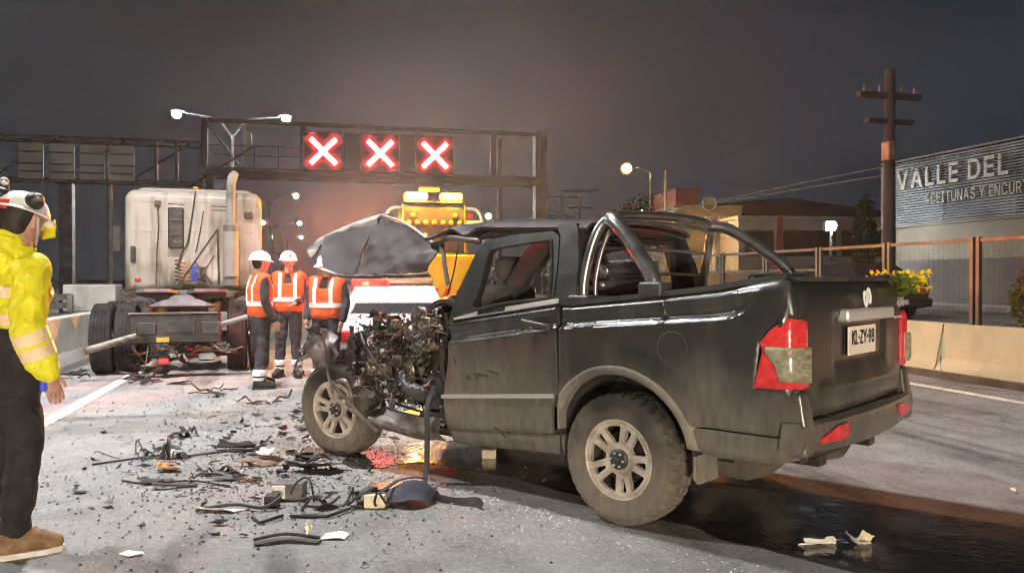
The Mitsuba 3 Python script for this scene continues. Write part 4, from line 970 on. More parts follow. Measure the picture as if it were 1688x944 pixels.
rb('rear_leg', [(0.20, 0.70, 1.765), (0.13, 0.745, 1.735), (0.02, 0.775, 1.64), (-0.10, 0.80, 1.50), (-0.165, 0.815, 1.42), (-0.195, 0.825, 1.33)], 0.046, parent=rbk)
rb('rear_leg', [(0.17, -0.44, 1.775), (0.02, -0.50, 1.735), (-0.25, -0.56, 1.55), (-0.36, -0.58, 1.44), (-0.38, -0.585, 1.36)], 0.040, parent=rbk)
for z, x in ((1.585, 0.235), (1.43, 0.262)): rb('cross_bar', [(x, 0.72, z), (x - 0.02, 0.1, z + 0.005), (x, -0.50, z)], 0.012, parent=rbk)
rb('light_tube', [(0.24, 0.735, 1.445), (0.20, 0.55, 1.46), (0.16, 0.28, 1.468)], 0.045, parent=rbk)
rb('light_tube', [(0.25, 0.735, 1.36), (0.21, 0.55, 1.385), (0.17, 0.28, 1.395)], 0.028, parent=rbk)
for x, y in ((-0.20, 0.845), (0.31, 0.83)):
    P('clamp', rbox(x - 0.075, x + 0.075, y - 0.075, y + 0.055, 1.272 if x > 0 else 1.30, 1.305 if x > 0 else 1.385, 0.018), 'black_plastic', parent=rbk, smooth=40)
P('clamp', rbox(-0.46, -0.30, -0.64, -0.53, 1.32, 1.38, 0.015), 'black_plastic', parent=rbk, smooth=40)
P('load_bar', tube([(-0.55, 0.35, 1.395), (-0.50, -0.42, 1.41)], 0.035, 12), 'stainless', smooth=True)

# folded bonnet, thrown up over the engine
def fold(ctrl, th, seed, amp, sub=7):
    """A sheet through a grid of control points (rows of 3-D points), refined smoothly and dented."""
    c = np.asarray(ctrl, float)
    r1 = np.array([curve(row, sub) for row in c]); r2 = np.array([curve(r1[:, j], sub) for j in range(r1.shape[1])]).transpose(1, 0, 2)
    tm = r2 + amp * (meshkit.fbm(r2 * 6 + seed, 3) - 0.5)[..., None] * V(1, 1, 1)
    return sheet_mesh(tm[..., 0], tm[..., 1], tm[..., 2], th)
def facet(ctrl, th, seed, amp, sub=8):
    """As fold, but with sharp creases along the control rows, like bent sheet metal."""
    c = np.asarray(ctrl, float)
    def lin(row):
        t = np.linspace(0, len(row) - 1, (len(row) - 1) * sub + 1); i = np.minimum(t.astype(int), len(row) - 2); u = (t - i)[:, None]
        return row[i] * (1 - u) + row[i + 1] * u
    r1 = np.array([lin(row) for row in c]); r2 = np.array([lin(r1[:, j]) for j in range(r1.shape[1])]).transpose(1, 0, 2)
    ridge = np.abs(meshkit.fbm(r2 * 3.1 + seed, 2) - 0.5)
    tm = r2 + (amp * (1.2 * ridge + 0.5 * (meshkit.fbm(r2 * 9 + seed, 3) - 0.5)))[..., None] * V(0.5, 1, 0.4)
    return sheet_mesh(tm[..., 0], tm[..., 1], tm[..., 2], th)
bl = [[(1.86, 0.60, 1.655), (1.80, 0.66, 1.56), (1.84, 0.70, 1.45)],
      [(2.24, 0.57, 1.82), (2.20, 0.68, 1.625), (2.18, 0.76, 1.44)],
      [(2.66, 0.51, 1.915), (2.60, 0.67, 1.66), (2.56, 0.81, 1.435)]]
bl2 = [[(2.66, 0.515, 1.915), (2.60, 0.675, 1.66), (2.56, 0.815, 1.435)],
       [(2.88, 0.60, 1.84), (2.84, 0.71, 1.63), (2.76, 0.82, 1.44)],
       [(3.14, 0.68, 1.755), (3.06, 0.78, 1.63), (2.93, 0.85, 1.49)]]
hood = P('bonnet', fold(bl, 0.010, 3, 0.055, 12), 'bonnet_paint', smooth=24)
P('bonnet_wing', facet(bl2, 0.010, 9, 0.05, 10), 'bonnet_paint', parent=hood, smooth=24)
lipc = [(2.62, 0.50, 1.925), (2.85, 0.54, 1.875), (3.10, 0.62, 1.80), (3.24, 0.68, 1.735)]
P('pale_bonnet_edge', facet([[np.array(q) + d for d in (V(0.03, -0.16, 0.015), V(0, 0.0, 0.012), V(-0.01, 0.055, -0.035), V(-0.02, 0.06, -0.085))] for q in lipc], 0.012, 4, 0.03), 'trim_strip', parent=hood, smooth=24)  # pale band, the highlight along the bonnet top put into its colour
P('pale_bonnet_edge', tube(curve([(2.62, 0.50, 1.925), (2.24, 0.56, 1.83), (1.88, 0.60, 1.665)], 8), 0.012, 8), 'trim_strip', parent=hood, smooth=True)
P('bonnet_fold', facet([[(3.08, 0.62, 1.77), (3.16, 0.72, 1.70), (3.08, 0.82, 1.60)], [(3.22, 0.66, 1.74), (3.26, 0.78, 1.66), (3.12, 0.85, 1.58)]], 0.012, 6, 0.05), 'torn_metal', parent=hood, smooth=24)
P('bonnet_flange', facet([[(x, y - 0.005, z), (x + 0.005, y + 0.018, z - 0.010), (x, y - 0.03, z - 0.035)] for x, y, z in ((1.83, 0.70, 1.452), (2.00, 0.74, 1.442), (2.18, 0.765, 1.442), (2.38, 0.79, 1.436), (2.56, 0.815, 1.437), (2.76, 0.825, 1.442), (2.93, 0.855, 1.49))], 0.008, 7, 0.035, 6), 'torn_metal', parent=hood, smooth=24)
P('bonnet_hinge', rbox(1.80, 1.90, 0.56, 0.62, 1.60, 1.68, 0.012), 'oily_metal', parent=hood, smooth=30)
P('bonnet_hinge', tube(curve([(1.86, 0.60, 1.64), (1.76, 0.62, 1.60), (1.70, 0.66, 1.50), (1.62, 0.70, 1.36)], 6), 0, flat=(0.035, 0.012, (0, 1, 0))), 'torn_metal', parent=hood)
P('bonnet_stay', tube(curve([(1.70, 0.52, 1.66), (1.72, 0.55, 1.45), (1.75, 0.60, 1.24)], 8), 0.006, 6), 'black')

# engine bay laid open: bulkhead, engine, pulleys, hoses, wires, torn sheet
rg = np.random.default_rng(21)
P('bulkhead', fold([[(1.50, 0.82, 0.42), (1.50, 0.84, 0.8), (1.47, 0.82, 1.15)], [(1.62, 0.35, 0.42), (1.64, 0.35, 0.85), (1.62, 0.35, 1.22)], [(1.62, -0.5, 0.42), (1.66, -0.5, 0.8), (1.64, -0.5, 1.22)]], 0.03, 2, 0.10), 'oily_metal', smooth=50)
P('dashboard', fold([[(1.44, 0.84, 1.08), (1.40, 0.83, 1.20), (1.55, 0.80, 1.265), (1.80, 0.75, 1.20)], [(1.50, 0.45, 1.10), (1.46, 0.45, 1.24), (1.66, 0.45, 1.295), (1.95, 0.45, 1.21)], [(1.52, -0.2, 1.1), (1.48, -0.2, 1.22), (1.68, -0.2, 1.27), (1.92, -0.2, 1.2)], [(1.52, -0.6, 1.1), (1.48, -0.6, 1.2), (1.66, -0.6, 1.24), (1.90, -0.6, 1.18)]], 0.03, 5, 0.04), 'black_plastic', smooth=50)
eb = P('engine_block', MF.hull_points(np.vstack([rbox(1.75, 2.35, 0.05, 0.55, 0.55, 1.00, 0.05).vertices, rbox(1.80, 2.25, 0.15, 0.50, 1.0, 1.14, 0.04).vertices])), 'oily_metal', smooth=30)
P('engine_bulk', hulls([[(V(1.60, 0.45, 0.60), 0.14), (V(1.62, 0.55, 1.02), 0.13), (V(2.05, 0.50, 1.00), 0.13), (V(2.10, 0.5, 0.6), 0.15)], [(V(2.05, 0.5, 0.98), 0.12), (V(2.38, 0.50, 0.88), 0.11), (V(2.36, 0.5, 0.58), 0.14)], [(V(1.7, 0.55, 1.1), 0.08), (V(1.95, 0.5, 1.12), 0.07)]], 0.025, 2, 0.05, 4, 11), 'oily_metal', smooth=40)
def pulley(c, r, nrm, bsdf, spokes=0, ribs=0):
    M = np.eye(4); nrm = V(*nrm); nrm /= np.linalg.norm(nrm); a = np.cross(nrm, V(0, 0, 1)); a /= np.linalg.norm(a)
    M[:3, 1] = nrm; M[:3, 0] = a; M[:3, 2] = np.cross(a, nrm); M[:3, 3] = c
    ms = [lathe([(0.0005, 0.0), (r * 0.28, 0.0), (r * 0.3, 0.02), (r * 0.35, 0.02), (r * 0.4, -0.005), (r * 0.8, -0.005), (r * 0.85, 0.018), (r, 0.018), (r * 0.92, 0.004), (r, -0.01), (r * 0.92, -0.022), (r, -0.035), (r * 0.5, -0.04)], 32)]
    for k in range(ribs):
        a0 = 2 * math.pi * k / ribs
        ms.append(tube([(r * 0.35 * math.cos(a0), 0.014, r * 0.35 * math.sin(a0)), (r * 1.02 * math.cos(a0 + 0.12), 0.016, r * 1.02 * math.sin(a0 + 0.12))], 0.007, 5))
    P('pulley', cat(ms), bsdf, M=None, smooth=30) if False else part(pk, 'pulley', cat(ms), bsdf, M=CAR @ M, smooth=30)
pulley((1.80, 0.80, 0.965), 0.105, (0.15, 1, 0.1), 'cast_alloy', ribs=13)
pulley((1.84, 0.80, 1.13), 0.075, (0.25, 1, 0.15), 'bare_metal')
pulley((2.10, 0.74, 0.90), 0.085, (0.1, 1, 0.0), 'oily_metal')
pulley((2.02, 0.78, 0.72), 0.10, (0.2, 1, -0.1), 'bare_metal')
pulley((2.22, 0.72, 1.05), 0.06, (0.1, 1, 0.2), 'cast_alloy')
P('alternator', cyl(V(1.95, 0.60, 1.02), V(1.95, 0.78, 1.02), 0.075, sides=20), 'cast_alloy', smooth=30)
P('gearbox', cyl(V(1.62, 0.60, 0.62), V(1.62, 0.84, 0.60), 0.13, 0.12, sides=24), 'black_plastic', smooth=30)
P('intake_pipe', tube(curve([(1.60, 0.80, 0.60), (1.75, 0.84, 0.58), (1.90, 0.84, 0.62), (2.0, 0.80, 0.70)], 8), 0.055, 14), 'black_plastic', smooth=True)
P('brake_servo', disc((1.62, 0.76, 0.86), 0.12, (0.5, 1, 0.1), 0.09, 28), 'oily_metal')
P('battery', rbox(2.22, 2.44, 0.52, 0.70, 0.86, 1.04, 0.015), 'black_plastic', smooth=30)
for k in range(26):          # hoses
    a = V(rg.uniform(1.55, 2.35), rg.uniform(0.55, 0.85), rg.uniform(0.55, 1.0)); d = rg.normal(size=3) * V(0.14, 0.06, 0.10); e = rg.normal(size=3) * V(0.13, 0.07, 0.10)
    P('hose', tube(curve([a, a + d * 0.6, a + d + e * 0.4, a + d + e], 5), rg.uniform(0.007, 0.02), 7), ['black_plastic', 'oily_metal', 'torn_metal', 'rust_metal', 'bare_metal'][rg.integers(5)], smooth=True)
wires = []
for k in range(90):
    a = V(rg.uniform(1.5, 2.45), rg.uniform(0.62, 0.90), rg.uniform(0.45, 1.02)); q = [a]
    for j in range(3): q.append(q[-1] + rg.normal(size=3) * V(0.07, 0.03, 0.055))
    wires.append(tube(curve(q, 4), rg.uniform(0.0025, 0.006), 5))
P('wiring', cat(wires[:55]), 'black_plastic', stuff=True); P('wiring', cat(wires[55:]), 'rust_metal', stuff=True)
def crumple(c, size, seed, th=0.004, n=9, amp=0.6):
    """A torn, crumpled scrap of sheet metal about size (x, y, z) across."""
    r = np.random.default_rng(seed)
    u, w = np.meshgrid(np.linspace(-1, 1, n), np.linspace(-1, 1, n), indexing='ij')
    edge = 1 + 0.35 * (meshkit.noise(np.stack([u * 2 + seed, w * 2, u * 0], -1)) - 0.5)
    b = np.stack([u * edge, w * edge, amp * 2 * (meshkit.fbm(np.stack([u * 1.3 + seed * 3.1, w * 1.3, u * 0 + seed], -1), 3) - 0.5) + 0.35 * np.abs(u - 0.3 * w)], -1)
    Q, _ = np.linalg.qr(r.normal(size=(3, 3)))
    b = (b @ Q.T) * np.asarray(size) / 1.2 + c
    return sheet_mesh(b[..., 0], b[..., 1], b[..., 2], th)
for k in range(80):
    t = rg.uniform()
    c = V(rg.uniform(1.55, 2.50), rg.uniform(0.58, 0.86), rg.uniform(0.50, 1.14)); s = rg.uniform(0.02, 0.06)
    P('torn_sheet', crumple(c, (s * 1.1, s * 0.6, s), 100 + k, n=7), ['torn_metal', 'oily_metal', 'oily_metal', 'rust_metal', 'cast_alloy', 'black_plastic', 'oily_metal'][rg.integers(7)], smooth=25)
for k in range(26):
    c = V(rg.uniform(1.6, 2.4), rg.uniform(0.62, 0.86), rg.uniform(0.55, 1.12)); r_ = rg.uniform(0.012, 0.04); d = rg.normal(size=3); d[1] *= 1.8; d /= np.linalg.norm(d)
    P('bracket', cyl(c, c + d * rg.uniform(0.03, 0.12), r_, r_ * rg.uniform(0.6, 1), 10) if k % 2 else rbox(c[0] - r_ * 1.6, c[0] + r_ * 1.6, c[1] - r_, c[1] + r_, c[2] - r_ * 1.3, c[2] + r_ * 1.3, 0.006, 1), ['cast_alloy', 'oily_metal', 'bare_metal', 'rust_metal', 'black_plastic'][rg.integers(5)], smooth=30)
bits = []
for k in range(500):
    c = V(rg.uniform(1.5, 2.5), rg.uniform(0.70, 0.92), rg.uniform(0.46, 1.16)); r_ = rg.uniform(0.005, 0.016)
    bits.append(crumple(c, (r_, r_, r_), 900 + k, 0.002, 3))
P('shattered_bits', cat(bits[:250]), 'cast_alloy', stuff=True); P('shattered_bits', cat(bits[250:]), 'oily_metal', stuff=True)
# remains of the left wing and front end
P('inner_wing', fold([[(2.35, 0.70, 1.08), (2.40, 0.78, 0.95), (2.45, 0.80, 0.80)], [(2.6, 0.68, 1.0), (2.66, 0.80, 0.92), (2.66, 0.80, 0.74)], [(2.78, 0.55, 0.9), (2.82, 0.66, 0.85), (2.84, 0.72, 0.70)]], 0.01, 8, 0.12), 'oily_metal', smooth=40)
P('crushed_wing', facet([[(2.72, 0.92, 0.60), (2.66, 0.90, 0.80), (2.74, 0.82, 0.93)], [(2.86, 0.93, 0.70), (2.84, 0.90, 0.87), (2.86, 0.80, 0.97)], [(3.02, 0.92, 0.76), (3.0, 0.86, 0.92), (3.0, 0.76, 0.98)], [(3.16, 0.90, 0.68), (3.16, 0.84, 0.84), (3.14, 0.74, 0.93)], [(3.26, 0.88, 0.58), (3.26, 0.80, 0.72), (3.24, 0.72, 0.84)]], 0.008, 12, 0.16), 'torn_metal', smooth=35)
P('wing_strip', tube(curve([(2.98, 0.94, 0.93), (2.80, 0.95, 0.92), (2.74, 0.96, 0.74), (2.66, 0.98, 0.60), (2.46, 0.99, 0.50), (2.30, 0.97, 0.38), (2.12, 0.95, 0.28)], 8), 0, flat=(0.03, 0.005, (0.2, 1, 0.2))), 'torn_metal')
P('wing_strip', tube(curve([(2.62, 0.95, 0.60), (2.48, 0.97, 0.62), (2.42, 0.96, 0.52), (2.46, 0.95, 0.42), (2.36, 0.94, 0.38)], 8), 0.018, 9), 'torn_metal', smooth=True)
for k, (c, s, m_) in enumerate((((3.02, 0.88, 0.96), (0.12, 0.06, 0.06), 'dark_bits'), ((3.18, 0.86, 0.80), (0.10, 0.05, 0.07), 'torn_metal'), ((2.92, 0.90, 0.78), (0.06, 0.04, 0.10), 'black_plastic'), ((3.30, 0.84, 0.62), (0.12, 0.05, 0.05), 'bare_metal'),
                               ((2.34, 0.90, 0.50), (0.10, 0.05, 0.09), 'bare_metal'), ((2.44, 0.86, 0.62), (0.10, 0.06, 0.08), 'torn_metal'), ((2.20, 0.90, 0.42), (0.12, 0.05, 0.06), 'oily_metal'), ((2.62, 0.80, 0.90), (0.09, 0.05, 0.14), 'black_plastic'), ((2.55, 0.86, 0.74), (0.07, 0.04, 0.12), 'oily_metal'))):
    P('torn_sheet', crumple(V(*c), s, 300 + k, n=9), m_, smooth=30)
for k in range(6):
    P('spring_coil', tube([(2.90 + 0.035 * math.cos(t), 0.86 + 0.035 * math.sin(t), 0.62 + 0.035 * k + 0.035 * t / 6.28) for t in np.linspace(0, 6.28, 12)], 0.007, 6), 'dark_steel')
# footwell step and twisted sill ahead of the door
P('twisted_sill', fold([[(1.46, 0.86, 0.28), (1.46, 0.92, 0.34), (1.46, 0.90, 0.44)], [(1.85, 0.86, 0.27), (1.85, 0.93, 0.32), (1.85, 0.88, 0.42)], [(2.25, 0.88, 0.30), (2.25, 0.94, 0.35), (2.25, 0.86, 0.42)]], 0.012, 15, 0.06), 'torn_metal', smooth=35)
for k in range(4):
    z = 0.335 + 0.03 * k
    P('sill_strip', tube(curve([(1.47, 0.90 - 0.02 * k, z + 0.03), (1.8, 0.915 - 0.03 * k, z + 0.008 * k), (2.18, 0.92 - 0.04 * k, z + 0.012 * k + 0.02)], 6), 0, flat=(0.022, 0.006, (0, 0.5, 1))), ['bare_metal', 'trim_strip', 'torn_metal', 'oily_metal'][k])
P('far_sill_blocker', box(0.45, 2.35, -0.73, -0.62, 0.17, 0.47), 'oily_metal'); P('sump_blocker', rbox(1.3, 2.3, -0.35, 0.35, 0.16, 0.5, 0.06), 'oily_metal', smooth=40)  # unseen boxes placed to block the reflection under the truck
P('floor_pan', box(1.45, 2.3, -0.5, 0.84, 0.33, 0.36), 'oily_metal')
P('front_hub', disc((2.72, 0.62, 0.38), 0.16, (0.2, 1, 0), 0.06, 28), 'oily_metal')
# torn door seal hanging down to the road
P('hanging_seal', tube(curve([(1.55, 0.90, 0.66), (1.56, 0.955, 0.52), (1.545, 0.97, 0.36), (1.53, 0.985, 0.20), (1.50, 1.02, 0.08), (1.42, 1.10, 0.030), (1.28, 1.20, 0.018), (1.12, 1.25, 0.014), (0.98, 1.22, 0.012), (0.86, 1.18, 0.03), (0.80, 1.20, 0.012)], 8), 0, flat=(0.062, 0.010, (0.3, 1, 0.25))), 'black_plastic')
# ---------------------------------------------------------------- the white lorry tractor, seen from behind
tr = thing('lorry_tractor', 'white lorry tractor unit without trailer, seen from behind, dirty cab back', 'lorry')
TR = frame(V(-5.03, 12.55, 0), (-0.316, 0.949))
def Q(name, mesh, bsdf, parent=None, **kw): return part(parent or tr, name, mesh, bsdf, M=TR, **kw)
def slab(x0, x1, z0, z1, r, y0, y1, rb=0.10):
    """A cab shell: rounded outline in x, z and rounded rear edges."""
    a = shapely.box(x0 + r, z0 + 0.02, x1 - r, z1 - r).buffer(r, quad_segs=10)
    a = a.intersection(shapely.box(x0, z0, x1, z1))
    pts = []
    for k, (dy, ins) in enumerate([(0, rb), (rb * 0.3, rb * 0.35), (rb, 0.0)]):
        g = a.buffer(-ins, quad_segs=8) if ins else a
        c = np.asarray(g.exterior.coords)
        pts.append(np.c_[c[:, 0], np.full(len(c), y0 + dy), c[:, 1]])
    c = np.asarray(a.exterior.coords)
    pts.append(np.c_[c[:, 0], np.full(len(c), y1), c[:, 1]])
    return MF.hull_points(np.vstack(pts))
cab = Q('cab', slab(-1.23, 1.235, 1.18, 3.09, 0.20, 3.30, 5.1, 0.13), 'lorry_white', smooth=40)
Q('roof_cap', slab(-1.10, 1.10, 2.9, 3.16, 0.18, 3.55, 5.0, 0.12), 'lorry_white', parent=cab, smooth=40)
for x in (-0.72, 0.72): Q('panel_seam', box(x - 0.006, x + 0.006, 3.288, 3.302, 1.3, 2.95), 'sign_grey', parent=cab)
for z in (1.62, 2.30, 2.86): Q('panel_seam', box(-1.08, 1.08, 3.290, 3.303, z - 0.004, z + 0.004), 'sign_grey', parent=cab)
riv = [trimesh.creation.icosphere(1, 0.009).apply_translation((x, 3.298, z)) for x in (-1.05, -0.68, -0.76, 0.76, 0.68, 1.05) for z in np.arange(1.3, 2.95, 0.11)]
Q('rivets', cat(riv), 'sign_grey', parent=cab, stuff=True)
for x in (-1.0, 1.0): Q('marker_lamp', rbox(x - 0.05, x + 0.05, 3.27, 3.31, 1.36, 1.42, 0.012), 'red_lens', parent=cab, smooth=30)
Q('work_lamp', rbox(0.90, 1.06, 3.20, 3.31, 2.58, 2.70, 0.02), 'black_plastic', parent=cab, smooth=30)
Q('side_skirt', rbox(1.10, 1.22, 3.30, 3.36, 1.25, 2.8, 0.03), 'lorry_white', parent=cab, smooth=30)
dv = Q('air_unit', rbox(-0.46, -0.19, 3.12, 3.30, 1.98, 2.75, 0.03), 'black_plastic', smooth=30)
for z in (2.08, 2.22, 2.36, 2.5, 2.62): Q('louvre', box(-0.44, -0.21, 3.10, 3.125, z, z + 0.05), 'oily_metal', parent=dv)
Q('latch', rbox(-1.12, -1.03, 3.24, 3.31, 1.72, 2.02, 0.02), 'dark_steel', smooth=30)
Q('air_coupling', rbox(-0.70, -0.60, 3.22, 3.31, 2.78, 2.88, 0.015), 'rust_metal')
Q('air_line', tube(curve([(-0.65, 3.25, 2.80), (-0.63, 3.24, 2.4), (-0.66, 3.24, 1.9), (-0.67, 3.22, 1.3)], 8), 0.014, 7), 'rust_metal', smooth=True)
Q('air_line', tube(curve([(0.02, 3.27, 3.08), (-0.04, 3.2, 2.6), (-0.12, 3.2, 2.1), (-0.22, 3.2, 1.9), (-0.3, 3.15, 1.6)], 8), 0.016, 7), 'black_plastic', smooth=True)
Q('air_line', tube(curve([(0.16, 3.27, 2.7), (0.10, 3.2, 2.3), (0.02, 3.2, 1.9)], 8), 0.010, 7), 'dark_steel', smooth=True)
Q('grab_bar', tube([(0.30, 3.22, 2.80), (0.62, 3.22, 2.79)], 0.012, 7), 'dark_steel')
Q('grab_bar', tube([(-0.47, 3.22, 2.82), (-0.17, 3.22, 2.81)], 0.010, 7), 'dark_steel')
for k, c in enumerate(('rust_metal', 'orange_plastic', 'blue_plastic', 'black_plastic')):
    t = np.linspace(0, 6 * 2 * np.pi, 90)
    Q('coiled_line', tube(np.c_[-0.28 + 0.14 * k + 0.06 * np.cos(t), 3.12 + 0.06 * np.sin(t), 1.36 + 0.42 * t / t[-1] * (1 - 0.12 * k)], 0.011, 6), c, smooth=True)
Q('support_rod', cyl(V(-0.30, 3.05, 1.25), V(0.42, 3.1, 2.36), 0.018), 'dark_steel'); Q('support_rod', cyl(V(0.42, 3.1, 2.36), V(0.44, 3.1, 1.3), 0.020), 'dark_steel')
Q('support_rod', cyl(V(0.02, 3.05, 1.28), V(0.36, 3.08, 1.85), 0.012), 'rust_metal'); Q('support_rod', cyl(V(0.34, 3.05, 1.28), V(0.02, 3.08, 1.72), 0.012), 'rust_metal')
st = Q('exhaust_stack', tube([(0.66, 2.98, 1.28), (0.66, 2.98, 2.42), (0.66, 2.98, 2.46), (0.66, 2.98, 3.2), (0.70, 3.0, 3.34)], [0.14, 0.14, 0.085, 0.085, 0.082], 20), 'stack_grey', smooth=30)
Q('heat_shield', tube([(0.66, 2.94, 1.45), (0.66, 2.94, 2.3)], 0.148, 20), 'sign_grey', parent=st, smooth=30)
Q('exhaust_tip', tube(curve([(0.66, 2.98, 3.16), (0.67, 2.99, 3.30), (0.74, 3.06, 3.42)], 6), 0.078, 16), 'stack_grey', parent=st, smooth=True)
Q('roof_lamp', rbox(-0.05, 0.05, 3.7, 3.8, 3.16, 3.21, 0.02), 'amber_lens')
mr = Q('mirror', rbox(1.50, 1.68, 5.0, 5.08, 1.95, 2.5, 0.03), 'black_plastic', smooth=30); Q('mirror_arm', cyl(V(1.2, 4.9, 2.52), V(1.62, 5.04, 2.54), 0.02), 'dark_steel', parent=mr)
Q('mirror', rbox(-1.66, -1.50, 5.0, 5.08, 1.95, 2.5, 0.03), 'black_plastic', smooth=30)
Q('bonnet', rbox(-1.0, 1.0, 5.0, 6.6, 0.7, 1.75, 0.2), 'lorry_white', smooth=40)
Q('deck_plate', rbox(-0.62, 0.62, 2.2, 3.2, 1.16, 1.20, 0.01), 'galvanised')
for s in (-1, 1):
    Q('frame_rail', box(s * 0.43 - 0.04, s * 0.43 + 0.04, -0.95, 5.6, 0.72, 0.98), 'dark_steel')
    Q('fuel_tank', cyl(V(s * 0.92, 2.3, 0.78), V(s * 0.92, 3.6, 0.78), 0.30, sides=28), 'galvanised', smooth=30)
Q('cross_member', rbox(-0.64, 0.56, -1.02, -0.88, 0.50, 0.91, 0.02), 'black_plastic', smooth=30)
Q('cross_member_lip', box(-0.66, 0.58, -1.04, -0.86, 0.912, 0.93), 'galvanised')
fwl = Q('fifth_wheel', xf(extrude(poly([(-0.62, -0.55), (-0.5, -0.62), (-0.18, -0.60), (-0.05, -0.25), (0.05, -0.25), (0.18, -0.60), (0.5, -0.62), (0.62, -0.55), (0.60, 0.1), (0.35, 0.5), (-0.35, 0.5), (-0.60, 0.1)]), 0.05),
        np.array([[1, 0, 0, 0], [0, 0.99, 0.12, 0.1], [0, -0.12, 0.99, 1.14], [0, 0, 0, 1.0]])), 'galvanised')
Q('coupling_jaw', cyl(V(0, -0.05, 1.02), V(0, -0.05, 1.2), 0.13, 0.09, sides=20), 'oily_metal', parent=fwl)
Q('coupling_bracket', MF.hull_points(np.vstack([rbox(-0.45, 0.45, -0.5, 0.2, 0.98, 1.02, 0.02).vertices, rbox(-0.12, 0.12, -0.4, 0.1, 1.14, 1.17, 0.02).vertices])), 'dark_steel', parent=fwl)
for s in (-1, 1):
    Q('light_box', rbox(s * 0.42 - 0.13, s * 0.42 + 0.13, -1.12, -1.03, 0.62, 0.80, 0.02), 'black_plastic', smooth=30)
Q('yellow_tag', rbox(-0.30, -0.13, -1.06, -1.035, 0.515, 0.585, 0.006), 'safety_yellow')
Q('tail_lamp', rbox(-0.27, -0.13, -1.10, -1.0, 0.20, 0.29, 0.02), 'red_lens', smooth=30)
Q('writing_plate', box(-0.22, 0.22, -1.042, -1.022, 0.66, 0.74), 'dark_steel')
Q('bar', tube(curve([(-0.50, -0.98, 0.62), (-0.85, -1.02, 0.52), (-1.20, -1.08, 0.42)], 6), 0.055, 12), 'bare_metal', smooth=True)
Q('bar', tube([(0.46, -0.98, 0.72), (0.92, -1.02, 0.86)], 0.04, 10), 'sign_grey', smooth=True)
Q('axle', cyl(V(-1.0, 0, 0.52), V(1.0, 0, 0.52), 0.09), 'oily_metal'); Q('axle_casing', trimesh.creation.icosphere(2, 0.24).apply_translation((0, 0, 0.52)), 'oily_metal', smooth=True)
for k in range(20):
    c = V(rng.uniform(-0.6, 0.6), rng.uniform(-1.0, -0.7), rng.uniform(0.10, 0.50)); s = rng.uniform(0.08, 0.2)
    Q('twisted_metal', crumple(c, (s, s * 0.6, s * 0.45), 1200 + k, n=6), ['oily_metal', 'torn_metal', 'black_plastic', 'dark_steel'][k % 4], smooth=30)
for k in range(24):
    a = V(rng.uniform(-0.62, 0.6), rng.uniform(-1.02, -0.6), rng.uniform(0.25, 0.95)); d = rng.normal(size=3) * 0.2
    Q('air_line', tube(curve([a, a + d + V(0, 0, -0.1), a + 1.5 * d], 6), rng.uniform(0.008, 0.018), 6), ['black_plastic', 'dark_steel', 'galvanised', 'rust_metal'][k % 4], smooth=True)
Q('fallen_guard', crumple(V(-0.62, -1.0, 0.06), (0.35, 0.2, 0.06), 77, n=8, amp=0.25), 'galvanised', smooth=30)
ty = [(0.29, -0.10), (0.33, -0.135), (0.47, -0.145), (0.505, -0.130), (0.516, -0.118)]
for g0 in (-0.075, -0.025, 0.025, 0.075): ty += [(0.520, g0 - 0.02), (0.520, g0 - 0.007), (0.508, g0 - 0.005), (0.508, g0 + 0.005), (0.520, g0 + 0.007), (0.520, g0 + 0.02)]
ty += [(0.516, 0.118), (0.505, 0.130), (0.47, 0.145), (0.33, 0.135), (0.29, 0.10)]
Ly = lathe(ty, 64); Lr = lathe([(0.30, -0.09), (0.29, 0.02), (0.15, 0.06), (0.14, 0.10), (0.0005, 0.10)], 40)
for y in (0.0, 1.35):
    for i, x in enumerate((-1.10, -0.775, 0.775, 1.10)):
        A = np.eye(4); A[:3, :3] = np.array([[0, 1, 0], [1, 0, 0], [0, 0, -1.0]]); A[:3, 3] = (x, y, 0.52)
        k = part(tr, 'wheel', Ly, 'lorry_rubber', smooth=35, M=TR @ A)
        part(k, 'rim', Lr, 'galvanised', smooth=35, M=TR @ A)
for s in (-1, 1): Q('front_wheel', cyl(V(s * 0.9, 5.9, 0.52), V(s * 1.2, 5.9, 0.52), 0.52, sides=40), 'lorry_rubber', smooth=30)

# ---------------------------------------------------------------- yellow road service lorry with arrow board
ys = thing('service_lorry', 'yellow road service lorry with amber beacons and a board of round amber lamps', 'lorry')
YS = frame(V(-1.70, 18.0, 0), (-0.22, 0.975))
def Y(name, mesh, bsdf, parent=None, **kw): return part(parent or ys, name, mesh, bsdf, M=YS, **kw)
Y('body', rbox(-1.05, 1.12, 0.0, 3.0, 0.55, 1.95, 0.06), 'safety_yellow', smooth=40)
Y('cab', rbox(-1.0, 1.0, 3.1, 5.0, 0.6, 2.3, 0.2), 'safety_yellow', smooth=40)
Y('bumper', rbox(-1.05, 1.05, -0.12, 0.0, 0.45, 0.7, 0.04), 'dark_steel', smooth=40)
for i, x in enumerate(np.linspace(-0.95, 0.95, 8)): Y('chevron', xf(extrude(poly([(x - 0.12, 0.75), (x, 0.75), (x + 0.24, 1.2), (x + 0.12, 1.2)]), 0.006), np.array([[1, 0, 0, 0], [0, 0, -1, -0.002], [0, 1, 0, 0], [0, 0, 0, 1.0]])), 'red_lens')
bd = Y('arrow_board', rbox(-0.67, 0.66, 0.05, 0.17, 2.0, 3.02, 0.03), 'sign_black', smooth=40)
Y('board_edge', cat(box(-0.70, -0.672, 0.03, 0.19, 2.0, 3.05), box(0.662, 0.69, 0.03, 0.19, 2.0, 3.05)), 'safety_yellow', parent=bd)
lampm = lathe([(0.0005, -0.03), (0.030, -0.025), (0.052, 0.0), (0.058, 0.02)], 20)
